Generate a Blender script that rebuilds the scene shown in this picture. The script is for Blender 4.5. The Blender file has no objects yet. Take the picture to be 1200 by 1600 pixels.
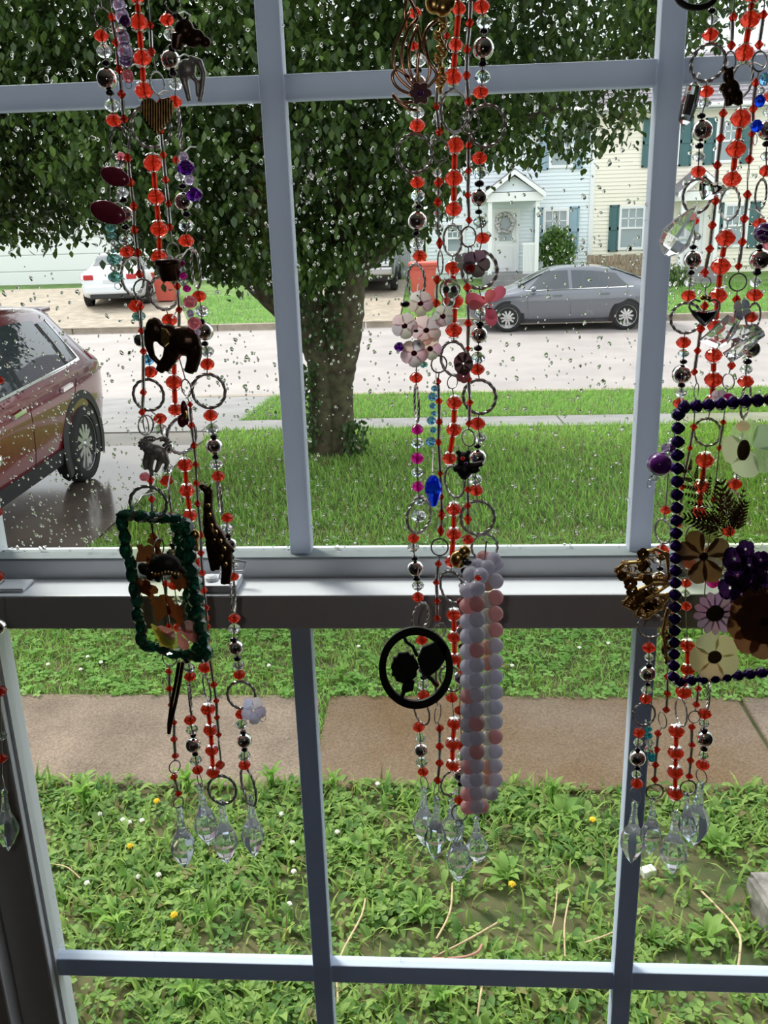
import bpy, bmesh, math, random, re
import numpy as np
from mathutils import Vector, Matrix, Quaternion
random.seed(7); RNG = np.random.default_rng(7)
SC = bpy.context.scene; COL = SC.collection

# ------------------------------------------------------------------ camera
F = 1400.0; CAM = Vector((0.0, 0.0, 2.27))
_d = Vector((130.0, 4250.0, 1400.0)).normalized()            # straight down, seen by the camera (x right, y down, z ahead)
_r = Vector((21700.0, -141.0, -1400.0)); _r = (_r - _d * _r.dot(_d)).normalized()
_z = -_d; _y = _z.cross(_r)
ROT = Matrix((_r, _y, _z))                                   # camera axes -> world axes
cam_data = bpy.data.cameras.new('camera'); cam = bpy.data.objects.new('camera', cam_data); COL.objects.link(cam)
cam_data.sensor_fit = 'VERTICAL'; cam_data.sensor_height = 24.0; cam_data.lens = F / 1600 * 24.0
cam_data.clip_start = 0.02; cam_data.clip_end = 500
cx, cy, cz = (ROT @ Vector(v) for v in ((1, 0, 0), (0, 1, 0), (0, 0, 1)))
cam.matrix_world = Matrix.Translation(CAM) @ Matrix((cx, -cy, -cz)).transposed().to_4x4()
SC.camera = cam

# ------------------------------------------------------------------ sky, sun, exposure
world = bpy.data.worlds.new('world'); SC.world = world; world.use_nodes = True
nt = world.node_tree; bg = nt.nodes['Background']
tc = nt.nodes.new('ShaderNodeTexCoord'); nz = nt.nodes.new('ShaderNodeTexNoise'); nz.inputs['Scale'].default_value = 2.0
rp = nt.nodes.new('ShaderNodeValToRGB')
rp.color_ramp.elements[0].position = 0.3; rp.color_ramp.elements[0].color = (0.80, 0.89, 1.0, 1)
rp.color_ramp.elements[1].position = 0.6; rp.color_ramp.elements[1].color = (1.0, 1.0, 1.0, 1)
nt.links.new(tc.outputs['Generated'], nz.inputs['Vector']); nt.links.new(nz.outputs['Fac'], rp.inputs['Fac']); nt.links.new(rp.outputs['Color'], bg.inputs['Color'])
bg.inputs['Strength'].default_value = 1.95
sun_data = bpy.data.lights.new('sun', 'SUN'); sun = bpy.data.objects.new('sun', sun_data); COL.objects.link(sun)
sun_data.energy = 4.2; sun_data.angle = math.radians(16.0); sun_data.color = (1.0, 0.95, 0.86)
sun.rotation_euler = Vector((0.46, -0.46, -0.76)).to_track_quat('-Z', 'Y').to_euler()
# the phone's own small flash lamp, beside its lens: it makes the point glints and the bead shadows on the sash
fl_data = bpy.data.lights.new('phone_flash', 'POINT'); fl = bpy.data.objects.new('phone_flash', fl_data); COL.objects.link(fl)
fl_data.energy = 0.9; fl_data.shadow_soft_size = 0.004; fl_data.color = (1.0, 0.96, 0.9)
fl.location = CAM + ROT @ Vector((-0.03, -0.012, -0.01))
SC.view_settings.view_transform = 'Standard'; SC.view_settings.look = 'None'
SC.view_settings.gamma = 1.0; SC.view_settings.use_curve_mapping = False
SC.view_settings.exposure = 0.0
SC.cycles.caustics_reflective = False; SC.cycles.caustics_refractive = False
SC.cycles.transparent_max_bounces = 16

# ------------------------------------------------------------------ photograph pixel -> place
def ray(px, py): return ROT @ Vector(((px - 600.0) / F, (py - 800.0) / F, 1.0))
def U(px, py, Y):                        # point on the upright plane at distance Y
    v = ray(px, py); return CAM + v * (Y / v.y)
def G(px, py, z=0.0):                    # point on level ground
    v = ray(px, py); return CAM + v * ((z - CAM.z) / v.z)
def mpp(px, py, Y):                      # metres per pixel there
    return Y / ray(px, py).y / F
def vsc(px, py):                         # upright lengths look shorter from above
    v = ray(px, py).normalized(); return 1.0 / math.sqrt(max(0.2, 1 - v.z * v.z))

# ------------------------------------------------------------------ materials
def nodes(name):
    m = bpy.data.materials.new(name); m.use_nodes = True
    return m, m.node_tree, m.node_tree.nodes['Principled BSDF']
def mat(name, col, rough=0.5, metal=0.0, trans=0.0, ior=1.5, vary=0.0, scale=20.0, bump=0.0, coat=0.0, film=0.0, spec=0.5, col2=None, speck=0.0):
    m, t, b = nodes(name)
    b.inputs['Base Color'].default_value = (*col, 1); b.inputs['Roughness'].default_value = rough
    b.inputs['Metallic'].default_value = metal; b.inputs['Transmission Weight'].default_value = trans
    b.inputs['IOR'].default_value = ior; b.inputs['Coat Weight'].default_value = coat
    b.inputs['Specular IOR Level'].default_value = spec
    if film: b.inputs['Thin Film Thickness'].default_value = film; b.inputs['Thin Film IOR'].default_value = 1.9
    if vary or bump:
        c = t.nodes.new('ShaderNodeTexCoord'); n = t.nodes.new('ShaderNodeTexNoise'); n.inputs['Scale'].default_value = scale; n.inputs['Detail'].default_value = 6
        t.links.new(c.outputs['Object'], n.inputs['Vector'])
        if vary:
            r = t.nodes.new('ShaderNodeValToRGB'); r.color_ramp.elements[0].position = 0.32; r.color_ramp.elements[1].position = 0.68
            r.color_ramp.elements[0].color = (*[max(0, x * (1 - vary)) for x in col], 1)
            r.color_ramp.elements[1].color = (*(col2 or [min(1, x * (1 + vary)) for x in col]), 1)
            t.links.new(n.outputs['Fac'], r.inputs['Fac']); t.links.new(r.outputs['Color'], b.inputs['Base Color'])
            if speck:
                n2 = t.nodes.new('ShaderNodeTexNoise'); n2.inputs['Scale'].default_value = 95; n2.inputs['Detail'].default_value = 3; t.links.new(c.outputs['Object'], n2.inputs['Vector'])
                r2 = t.nodes.new('ShaderNodeValToRGB'); r2.color_ramp.elements[0].position = 0.36; r2.color_ramp.elements[1].position = 0.66; lo, hi = 1 - speck, 1 + speck
                r2.color_ramp.elements[0].color = (lo, lo, lo, 1); r2.color_ramp.elements[1].color = (hi, hi, hi, 1)
                mm = t.nodes.new('ShaderNodeMix'); mm.data_type = 'RGBA'; mm.blend_type = 'MULTIPLY'; mm.inputs[0].default_value = 1.0
                t.links.new(n2.outputs['Fac'], r2.inputs['Fac']); t.links.new(r.outputs['Color'], mm.inputs[6]); t.links.new(r2.outputs['Color'], mm.inputs[7]); t.links.new(mm.outputs[2], b.inputs['Base Color'])
        if bump:
            u = t.nodes.new('ShaderNodeBump'); u.inputs['Strength'].default_value = bump; u.inputs['Distance'].default_value = 0.01
            t.links.new(n.outputs['Fac'], u.inputs['Height']); t.links.new(u.outputs['Normal'], b.inputs['Normal'])
    return m
def leafmat(name, rough=0.5, trans=0.45, gain=1.0):        # per-leaf colour, light shines through
    m, t, b = nodes(name)
    a = t.nodes.new('ShaderNodeAttribute'); a.attribute_name = 'Col'
    tr = t.nodes.new('ShaderNodeBsdfTranslucent'); mx = t.nodes.new('ShaderNodeMixShader'); mx.inputs['Fac'].default_value = trans
    t.links.new(a.outputs['Color'], b.inputs['Base Color']); t.links.new(a.outputs['Color'], tr.inputs['Color'])
    b.inputs['Roughness'].default_value = rough
    t.links.new(b.outputs['BSDF'], mx.inputs[1]); t.links.new(tr.outputs['BSDF'], mx.inputs[2])
    t.links.new(mx.outputs['Shader'], t.nodes['Material Output'].inputs['Surface'])
    return m
def glowy(name, col, glass=0.6, rough=0.03, ior=1.5):      # coloured cut crystal: glass with some milky body
    m, t, b = nodes(name)
    b.inputs['Base Color'].default_value = (*col, 1); b.inputs['Transmission Weight'].default_value = 1.0
    b.inputs['Roughness'].default_value = rough; b.inputs['IOR'].default_value = ior
    tr = t.nodes.new('ShaderNodeBsdfTranslucent'); tr.inputs['Color'].default_value = (*col, 1)
    mx = t.nodes.new('ShaderNodeMixShader'); mx.inputs['Fac'].default_value = 1 - glass
    t.links.new(b.outputs['BSDF'], mx.inputs[1]); t.links.new(tr.outputs['BSDF'], mx.inputs[2])
    t.links.new(mx.outputs['Shader'], t.nodes['Material Output'].inputs['Surface'])
    return m
def grille(name, col, through, rough=0.4):                              # hollow plastic grille bar: a little daylight comes through
    m, t, b = nodes(name)
    b.inputs['Base Color'].default_value = (*col, 1); b.inputs['Roughness'].default_value = rough
    tr = t.nodes.new('ShaderNodeBsdfTranslucent'); tr.inputs['Color'].default_value = (*col, 1)
    mx = t.nodes.new('ShaderNodeMixShader'); mx.inputs['Fac'].default_value = through
    t.links.new(b.outputs['BSDF'], mx.inputs[1]); t.links.new(tr.outputs['BSDF'], mx.inputs[2])
    t.links.new(mx.outputs['Shader'], t.nodes['Material Output'].inputs['Surface'])
    return m
def paneglass(name, tint=(0.97, 0.985, 0.98), refl=0.55):
    m, t, b = nodes(name)
    tp = t.nodes.new('ShaderNodeBsdfTransparent'); tp.inputs['Color'].default_value = (*tint, 1)
    gl = t.nodes.new('ShaderNodeBsdfGlossy'); gl.inputs['Roughness'].default_value = 0.0
    ge = t.nodes.new('ShaderNodeNewGeometry'); dp = t.nodes.new('ShaderNodeVectorMath'); dp.operation = 'DOT_PRODUCT'
    t.links.new(ge.outputs['Normal'], dp.inputs[0]); t.links.new(ge.outputs['Incoming'], dp.inputs[1])
    def mth(op, a, b=None):
        k = t.nodes.new('ShaderNodeMath'); k.operation = op; t.links.new(a, k.inputs[0])
        if b is not None: k.inputs[1].default_value = b
        return k.outputs[0]
    ab = mth('ABSOLUTE', dp.outputs['Value']); om = t.nodes.new('ShaderNodeMath'); om.operation = 'SUBTRACT'; om.inputs[0].default_value = 1.0; t.links.new(ab, om.inputs[1])
    sch = mth('ADD', mth('MULTIPLY', mth('POWER', om.outputs[0], 5.0), 0.96), 0.04)
    mu = t.nodes.new('ShaderNodeMath'); mu.operation = 'MULTIPLY'; mu.inputs[1].default_value = refl
    mx = t.nodes.new('ShaderNodeMixShader')
    t.links.new(sch, mu.inputs[0]); t.links.new(mu.outputs[0], mx.inputs['Fac'])
    t.links.new(tp.outputs['BSDF'], mx.inputs[1]); t.links.new(gl.outputs['BSDF'], mx.inputs[2])
    t.links.new(mx.outputs['Shader'], t.nodes['Material Output'].inputs['Surface'])
    return m
M = dict(
    grille=grille('upper_grille_bar', (0.70, 0.75, 0.84), 0.40), grille_low=grille('lower_grille_bar', (0.66, 0.76, 0.92), 0.13),
    pearlw=grille('grey_pearl', (0.80, 0.79, 0.90), 0.6, 0.12), pearlp=grille('pink_pearl', (0.88, 0.58, 0.60), 0.6, 0.12), bead_gray=mat('glazing_bead', (0.22, 0.26, 0.27), 0.5),
    vinyl=mat('white_vinyl', (0.72, 0.75, 0.80), 0.35, bump=0.02, scale=60),
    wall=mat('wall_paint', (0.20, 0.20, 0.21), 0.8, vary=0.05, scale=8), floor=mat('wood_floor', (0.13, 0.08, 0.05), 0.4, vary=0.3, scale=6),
    ceil=mat('ceiling_paint', (0.75, 0.74, 0.72), 0.9, vary=0.03, scale=5),
    glass=paneglass('window_glass'), water=mat('rain_water', (1, 1, 1), 0.0, trans=1.0, ior=1.33),
    red=glowy('red_crystal', (0.97, 0.13, 0.075), 0.5), clear=glowy('clear_crystal', (0.95, 0.97, 1.0), 0.88, 0.01, 1.45), drop=glowy('clear_drop_crystal', (0.86, 0.92, 1.0), 0.88, 0.0, 1.43),
    ab=mat('iridescent_crystal', (0.93, 0.95, 1.0), 0.01, trans=1.0, ior=1.55, film=420), silver=mat('silver_bead_metal', (0.86, 0.85, 0.83), 0.06, 1.0),
    cap=mat('silver_filigree', (0.8, 0.79, 0.78), 0.22, 1.0), black=mat('black_glass', (0.008, 0.008, 0.02), 0.08, coat=0.3),
    wire=mat('dull_wire', (0.48, 0.47, 0.46), 0.36, 0.9, vary=0.3, scale=400), thread=mat('bead_thread', (0.5, 0.48, 0.46), 0.35, 0.6, vary=0.1),
    bugle=mat('clear_bugle_glass', (0.86, 0.86, 0.86), 0.05, trans=0.9, ior=1.45), redtube=glowy('red_tube_glass', (0.95, 0.13, 0.07), 0.35, 0.1),
    magenta=glowy('magenta_crystal', (0.86, 0.05, 0.5), 0.5), pink=glowy('pink_glass', (0.95, 0.35, 0.42), 0.5), blue=glowy('blue_crystal', (0.01, 0.07, 0.85), 0.75),
    lblue=glowy('pale_blue_crystal', (0.25, 0.6, 0.95), 0.8), teal=glowy('teal_crystal', (0.3, 0.62, 0.6), 0.75), turq=glowy('turquoise_crystal', (0.05, 0.55, 0.72), 0.7),
    purple=glowy('purple_crystal', (0.12, 0.015, 0.3), 0.8), lilac=glowy('lilac_glass', (0.72, 0.6, 0.85), 0.7), stone=mat('dark_pink_stone', (0.34, 0.035, 0.09), 0.18, coat=0.4, vary=0.2, scale=150),
    bronze=mat('dark_bronze', (0.065, 0.032, 0.018), 0.3, 0.6, vary=0.5, scale=300), gold=mat('antique_gold', (0.72, 0.47, 0.18), 0.28, 1.0, vary=0.35, scale=250),
    copper=mat('copper_wire', (0.62, 0.36, 0.24), 0.2, 1.0), pewter=mat('pewter', (0.52, 0.50, 0.50), 0.42, 0.55, vary=0.3, scale=300), darkred=mat('dark_red_enamel', (0.16, 0.012, 0.03), 0.25, coat=0.3),
    blackiron=mat('black_iron', (0.008, 0.008, 0.008), 0.5),
    acrylic=mat('clear_acrylic', (0.96, 0.95, 0.9), 0.02, trans=1.0, ior=1.03), resin=paneglass('clear_resin', (0.93, 0.95, 0.82), 0.3),
    gemg=mat('green_gem', (0.012, 0.12, 0.075), 0.05, trans=0.45, ior=1.6, coat=0.5), gemp=mat('purple_gem', (0.02, 0.004, 0.09), 0.06, coat=0.8),
    petalw=leafmat('petal', 0.5, 0.5), purpleball=mat('purple_glass_ball', (0.13, 0.015, 0.2), 0.12, coat=0.8),
    concrete=mat('path_concrete', (0.24, 0.185, 0.142), 0.9, spec=0.15, speck=0.22, vary=0.2, scale=3.0, bump=0.25), stain=mat('stained_concrete', (0.185, 0.118, 0.060), 0.85, spec=0.15, speck=0.2, vary=0.15, scale=1.5, bump=0.25, col2=(0.22, 0.165, 0.122)),
    walk=mat('sidewalk_concrete', (0.24, 0.235, 0.235), 0.7, vary=0.15, scale=3, bump=0.1), road=mat('wet_road', (0.33, 0.295, 0.285), 0.55, vary=0.12, scale=1.2, bump=0.08),
    drive=mat('wet_driveway', (0.13, 0.105, 0.085), 0.14, vary=0.35, scale=1.3, bump=0.05), curb=mat('curb_concrete', (0.32, 0.27, 0.21), 0.8, vary=0.2, scale=4),
    soil=mat('lawn_soil', (0.07, 0.11, 0.03), 0.95, vary=0.35, scale=5, col2=(0.15, 0.125, 0.06), bump=0.5), farlawn=mat('far_lawn', (0.11, 0.2, 0.04), 0.9, vary=0.35, scale=3, bump=0.3),
    bark=mat('tree_bark', (0.075, 0.052, 0.032), 0.95, vary=0.5, scale=14, bump=0.9, col2=(0.105, 0.098, 0.05)), leaf=leafmat('leaf', 0.38, 0.42), grass=leafmat('grass_blade', 0.6, 0.5),
    twig=mat('dry_stem', (0.55, 0.42, 0.24), 0.8, vary=0.2, scale=30), yellow=mat('yellow_petal', (0.85, 0.55, 0.02), 0.6, vary=0.1), white=mat('white_petal', (0.85, 0.84, 0.74), 0.7, vary=0.08, scale=90),
    redpaint=mat('red_car_paint', (0.17, 0.010, 0.018), 0.22, 0.08, coat=0.8, vary=0.04), graypaint=mat('gray_car_paint', (0.15, 0.16, 0.185), 0.25, 0.4, coat=0.8), whitepaint=mat('white_car_paint', (0.78, 0.82, 0.86), 0.25, coat=0.6),
    darkpaint=mat('dark_car_paint', (0.02, 0.022, 0.025), 0.25, coat=0.5), tyre=mat('tyre_rubber', (0.018, 0.018, 0.02), 0.8, vary=0.1), alloy=mat('alloy_wheel', (0.55, 0.55, 0.55), 0.3, 0.8), plastic=mat('black_plastic', (0.025, 0.025, 0.028), 0.6),
    carglass=mat('car_glass', (0.05, 0.06, 0.07), 0.03, coat=0.4, spec=0.6), chrome=mat('chrome_trim', (0.8, 0.8, 0.8), 0.1, 1.0), lamp=mat('tail_lamp', (0.5, 0.02, 0.03), 0.1, coat=0.8), headlamp=mat('head_lamp', (0.7, 0.72, 0.75), 0.1, coat=0.8),
    sidblue=mat('pale_blue_siding', (0.78, 0.85, 0.88), 0.6), sidcream=mat('cream_siding', (0.89, 0.84, 0.72), 0.6), sidwhite=mat('white_siding', (0.90, 0.90, 0.90), 0.6), shutblue=mat('slate_blue_shutter', (0.30, 0.43, 0.50), 0.6), shutgreen=mat('dark_teal_shutter', (0.06, 0.15, 0.155), 0.55),
    trimw=mat('white_trim', (0.86, 0.87, 0.87), 0.5), shingle=mat('roof_shingle', (0.22, 0.20, 0.225), 0.9, vary=0.25, scale=9, bump=0.3), winglass=mat('house_window_glass', (0.24, 0.31, 0.32), 0.05, coat=1.0), fence=mat('fence_wood', (0.27, 0.20, 0.14), 0.9, vary=0.3, scale=8),
    binred=mat('red_bin_plastic', (0.58, 0.10, 0.07), 0.5), redstem=mat('reddish_stem', (0.5, 0.24, 0.19), 0.8), block=mat('gray_block', (0.23, 0.215, 0.195), 0.9, vary=0.35, scale=25, bump=0.4), gravel=mat('fence_gray', (0.4, 0.42, 0.42), 0.9),
    dark=mat('dark_interior', (0.02, 0.02, 0.02), 0.9), skull=mat('clear_gray_glass', (0.8, 0.82, 0.85), 0.05, trans=0.85, ior=1.4),
)

# ------------------------------------------------------------------ mesh building
class MB:
    def __init__(s): s.v = []; s.f = []; s.sm = []
    def add(s, vs, fs, smooth=False):
        b = len(s.v); s.v += [tuple(p) for p in vs]; s.f += [tuple(i + b for i in q) for q in fs]; s.sm += [smooth] * len(fs); return s
    def box(s, lo, hi):
        x0, y0, z0 = lo; x1, y1, z1 = hi
        return s.add([(x0, y0, z0), (x1, y0, z0), (x1, y1, z0), (x0, y1, z0), (x0, y0, z1), (x1, y0, z1), (x1, y1, z1), (x0, y1, z1)],
                     [(0, 3, 2, 1), (4, 5, 6, 7), (0, 1, 5, 4), (1, 2, 6, 5), (2, 3, 7, 6), (3, 0, 4, 7)])
    def bbox(s, lo, hi, b):                       # box with bevelled edges along x and z faces
        t = bmesh.new(); bmesh.ops.create_cube(t, size=1)
        c = [(lo[i] + hi[i]) / 2 for i in range(3)]; d = [hi[i] - lo[i] for i in range(3)]
        for v in t.verts: v.co = Vector([c[i] + v.co[i] * d[i] for i in range(3)])
        bmesh.ops.bevel(t, geom=list(t.edges), offset=b, segments=2, affect='EDGES', profile=0.5)
        t.verts.index_update(); s.add([v.co[:] for v in t.verts], [[v.index for v in f.verts] for f in t.faces]); t.free(); return s
    def tube(s, pts, r, n=8, smooth=True, cap=True):
        pts = [Vector(p) for p in pts]; rs = r if isinstance(r, (list, tuple)) else [r] * len(pts)
        vs = []; fs = []; ref = None
        for i, p in enumerate(pts):
            t = (pts[min(i + 1, len(pts) - 1)] - pts[max(i - 1, 0)])
            t = t.normalized() if t.length > 1e-9 else Vector((0, 0, 1))
            if ref is None: ref = Vector((0, 1, 0)) if abs(t.y) < 0.9 else Vector((1, 0, 0))
            a = (ref - t * ref.dot(t)).normalized(); b = t.cross(a); ref = a
            for k in range(n):
                w = 2 * math.pi * k / n; vs.append(p + (a * math.cos(w) + b * math.sin(w)) * rs[i])
        for i in range(len(pts) - 1):
            for k in range(n): fs.append((i * n + k, i * n + (k + 1) % n, (i + 1) * n + (k + 1) % n, (i + 1) * n + k))
        s.add(vs, fs, smooth)
        if cap: s.add(vs[:n], [tuple(range(n))[::-1]]); s.add(vs[-n:], [tuple(range(n))])
        return s
    def ball(s, c, r, n=12, m=8, smooth=True, rot=None):
        c = Vector(c); r = r if hasattr(r, '__len__') else (r, r, r); vs = []; fs = []
        for j in range(m + 1):
            ph = math.pi * j / m
            for k in range(n):
                w = 2 * math.pi * k / n; q = Vector((r[0] * math.sin(ph) * math.cos(w), r[1] * math.sin(ph) * math.sin(w), r[2] * math.cos(ph)))
                vs.append(c + (rot @ q if rot else q))
        for j in range(m):
            for k in range(n):
                q = [j * n + k, (j + 1) * n + k, (j + 1) * n + (k + 1) % n, j * n + (k + 1) % n]
                fs.append(q[:3] if j == m - 1 else ((q[0], q[1], q[2]) if j == 0 else q))
        return s.add(vs, fs, smooth)
    def lathe(s, prof, n=12, smooth=False, c=(0, 0, 0), twist=0.0, cap=True):   # prof: (r, z)
        vs = []; fs = []
        for i, (r, z) in enumerate(prof):
            for k in range(n):
                w = 2 * math.pi * (k + twist * (i % 2)) / n; vs.append((c[0] + r * math.cos(w), c[1] + r * math.sin(w), c[2] + z))
        for i in range(len(prof) - 1):
            for k in range(n):
                a, b, d, e = i * n + k, i * n + (k + 1) % n, (i + 1) * n + (k + 1) % n, (i + 1) * n + k
                if twist:
                    if i % 2 == 0: fs += [(a, e, b), (b, e, d)]
                    else: fs += [(a, e, d), (a, d, b)]
                else: fs.append((a, e, d, b))
        s.add(vs, fs, smooth)
        if cap and prof[0][0] > 1e-6: s.add(vs[:n], [tuple(range(n))])
        if cap and prof[-1][0] > 1e-6: s.add(vs[-n:], [tuple(range(n))[::-1]])
        return s
    def prism(s, pts, depth, inset=0.12, ax=(0, 1, 0)):               # closed outline -> softly bevelled plate
        pts = [Vector(p) for p in pts]; a = Vector(ax).normalized(); n = len(pts); c = sum(pts, Vector()) / n
        L = [[c + (p - c) * (1 - inset) - a * depth / 2 for p in pts], [p - a * depth * 0.22 for p in pts], [p + a * depth * 0.22 for p in pts], [c + (p - c) * (1 - inset) + a * depth / 2 for p in pts]]
        vs = [p for l in L for p in l]
        fs = [(i * n + k, i * n + (k + 1) % n, (i + 1) * n + (k + 1) % n, (i + 1) * n + k) for i in range(3) for k in range(n)]
        fs += [tuple(range(n))[::-1], tuple(3 * n + k for k in range(n))]
        return s.add(vs, fs)
    def mesh(s, name):
        me = bpy.data.meshes.new(name); me.from_pydata(s.v, [], s.f); me.polygons.foreach_set('use_smooth', s.sm); me.update(); return me
    def build(s, name, m, parent=None, fix=True):
        me = s.mesh(name); o = bpy.data.objects.new(name, me); me.materials.append(M[m] if isinstance(m, str) else m); COL.objects.link(o)
        if fix:
            t = bmesh.new(); t.from_mesh(me); bmesh.ops.recalc_face_normals(t, faces=t.faces); t.to_mesh(me); t.free()
        if parent: adopt(o, parent)
        return o
def adopt(o, p): o.parent = p; o.matrix_parent_inverse = Matrix.Translation(p['at']).inverted() if 'at' in p else Matrix()
ROOTAT = {}
def adopt(o, p):
    o.parent = p; o.matrix_parent_inverse = ROOTAT.get(p.name, Matrix())
def thing(name, label, cat, loc=(0, 0, 0), group=None):               # Empty at the thing's base; parts are given in world coordinates
    o = bpy.data.objects.new(name, None); COL.objects.link(o); o.location = loc; o.empty_display_size = 0.02
    ROOTAT[o.name] = Matrix.Translation(loc).inverted(); tag(o, label, cat, group); return o
def tag(o, label, cat, group=None):
    o['label'] = label; o['category'] = cat
    if group: o['group'] = group
    return o
def struct(o): o['kind'] = 'structure'; return o
def place(name, me, mx, m, parent):                                   # an object with shared mesh data
    o = bpy.data.objects.new(name, me); COL.objects.link(o); o.parent = parent
    o.matrix_basis = (ROOTAT.get(parent.name, Matrix()) if parent else Matrix()) @ mx
    if not me.materials: me.materials.append(M[m] if isinstance(m, str) else m)
    return o
def fat(name, mb, m, parent=None, voxel=0.0006, smooth=4):            # melt overlapping lumps into one skin
    o = mb.build(name, m, parent)
    r = o.modifiers.new('r', 'REMESH'); r.mode = 'VOXEL'; r.voxel_size = voxel; r.use_smooth_shade = True
    q = o.modifiers.new('s', 'SMOOTH'); q.iterations = smooth; q.factor = 0.5
    dg = bpy.context.evaluated_depsgraph_get(); me = bpy.data.meshes.new_from_object(o.evaluated_get(dg)); o.modifiers.clear(); o.data = me
    return o
def scatter(name, tv, tf, R, T, col, m, parent=None, kind='stuff'):   # many small pieces in one mesh
    tv = np.asarray(tv, float); N = len(T); k = len(tv); V = (np.einsum('nij,kj->nki', R, tv) + T[:, None, :]).reshape(-1, 3)
    me = bpy.data.meshes.new(name); me.vertices.add(N * k); me.vertices.foreach_set('co', V.ravel())
    flat = np.concatenate([np.asarray(f) for f in tf]); tot = np.array([len(f) for f in tf])
    li = (flat[None, :] + (np.arange(N) * k)[:, None]).ravel(); me.loops.add(len(li)); me.loops.foreach_set('vertex_index', li.astype(np.int32))
    tots = np.tile(tot, N); st = np.concatenate([[0], np.cumsum(tots)[:-1]])
    me.polygons.add(len(tots)); me.polygons.foreach_set('loop_start', st.astype(np.int32)); me.polygons.foreach_set('use_smooth', np.ones(len(tots), bool))
    me.update(calc_edges=True); me.validate()
    a = me.color_attributes.new('Col', 'FLOAT_COLOR', 'POINT'); c = np.ones((N * k, 4)); c[:, :3] = np.repeat(col, k, 0); a.data.foreach_set('color', c.ravel())
    me.materials.append(M[m]); o = bpy.data.objects.new(name, me); COL.objects.link(o)
    if kind: o['kind'] = kind
    if parent: adopt(o, parent)
    return o
def paint(o, col):                                                    # one flat colour for materials that read 'Col'
    a = o.data.color_attributes.new('Col', 'FLOAT_COLOR', 'POINT'); n = len(o.data.vertices); a.data.foreach_set('color', np.tile([*col, 1.0], n)); return o
def rots(yaw, tilt, size):                                            # (N,3,3): tilt about x, then yaw about z
    cy_, sy_, ct, st = np.cos(yaw), np.sin(yaw), np.cos(tilt), np.sin(tilt); z = np.zeros_like(yaw)
    A = np.stack([np.stack([cy_, -sy_ * ct, sy_ * st], -1), np.stack([sy_, cy_ * ct, -cy_ * st], -1), np.stack([z, st, ct], -1)], 1)
    return A * np.asarray(size)[:, None, None]

# ================================================================== THE SETTING: room and window
XL, XC, XR, XE = -0.517, -0.162, 0.224, 0.579                 # pane columns of the window
def bar(mb, x0, x1, y0, y1, z0, z1, b=0.003): mb.bbox((x0, y0, z0), (x1, y1, z1), b)
o = MB()
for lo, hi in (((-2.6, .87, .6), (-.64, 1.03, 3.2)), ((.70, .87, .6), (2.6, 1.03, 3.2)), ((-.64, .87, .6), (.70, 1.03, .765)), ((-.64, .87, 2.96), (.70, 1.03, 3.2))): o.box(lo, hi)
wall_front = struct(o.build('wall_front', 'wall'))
for k, lo, hi in (('wall_back', (-2.6, -3.1, .6), (2.6, -3.0, 3.2)), ('wall_left', (-2.7, -3.1, .6), (-2.6, 1.03, 3.2)), ('wall_right', (2.6, -3.1, .6), (2.7, 1.03, 3.2))):
    struct(MB().box(lo, hi).build(k, 'wall'))
struct(MB().box((-2.7, -3.1, .5), (2.7, 1.03, .6)).build('floor', 'floor')); struct(MB().box((-2.7, -3.1, 3.2), (2.7, 1.03, 3.3)).build('ceiling', 'ceil'))
window = bpy.data.objects.new('window_1', None); COL.objects.link(window); struct(window); window['label'] = 'white vinyl double hung window with grille bars and rain on the upper panes'
o = MB()
bar(o, -.64, -.574, .88, 1.04, .76, 2.96); bar(o, .636, .70, .88, 1.04, .76, 2.96); bar(o, -.574, .636, .88, 1.04, .76, .80); bar(o, -.574, .636, .88, 1.04, 2.92, 2.96)
o.build('window_frame', 'vinyl', window)
# lower sash, nearer the room
o = MB()
bar(o, -.573, -.521, .902, .952, .80, 1.876); bar(o, .583, .635, .902, .952, .80, 1.876)
bar(o, -.522, .584, .902, .953, 1.835, 1.8765, .0025); bar(o, -.522, .584, .902, .952, .80, .85)
o.box((-.5215, .912, .85), (-.517, .938, 1.836)); o.box((.579, .912, .85), (.5835, .938, 1.836))
lower = o.build('sash', 'vinyl', window)
for x in (XC, XR):
    o = MB(); bar(o, x - .0118, x + .0118, .913, .935, .84, 1.838, .0016); o.build('muntin', 'grille_low', lower)
for a, b in ((-.518, XC - .0115), (XC + .0115, XR - .0115), (XR + .0115, .58)):
    o = MB(); bar(o, a, b, .915, .933, 1.319, 1.347, .0016); o.build('muntin', 'grille_low', lower)
    for z0, z1 in ((.85, 1.319), (1.347, 1.836)): MB().box((a, .9225, z0), (b, .9255, z1)).build('glass_pane', 'glass', lower)
# upper sash, behind it
o = MB()
bar(o, -.572, -.53, .954, .998, 1.88, 2.92); bar(o, .594, .634, .954, .998, 1.88, 2.92)
bar(o, -.531, .595, .9545, .998, 1.845, 1.8995, .002); bar(o, -.531, .595, .954, .998, 2.87, 2.92)
upper = o.build('sash', 'vinyl', window)
MB().box((-.531, .9547, 1.8985), (.595, .985, 1.9012)).build('glazing_bead', 'bead_gray', upper)
for x in (XC - .003, XR - .001):
    o = MB(); bar(o, x - .0123, x + .0123, .966, .988, 1.90, 2.88, .0016); o.build('muntin', 'grille', upper)
for a, b in ((-.531, XC - .0150), (XC + .0090, XR - .0130), (XR + .0110, .595)):
    o = MB(); bar(o, a, b, .968, .986, 2.383, 2.407, .0016); o.build('muntin', 'grille', upper)
    for z0, z1 in ((1.90, 2.383), (2.407, 2.875)): MB().box((a, .9755, z0), (b, .9785, z1)).build('glass_pane', 'glass', upper)
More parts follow.
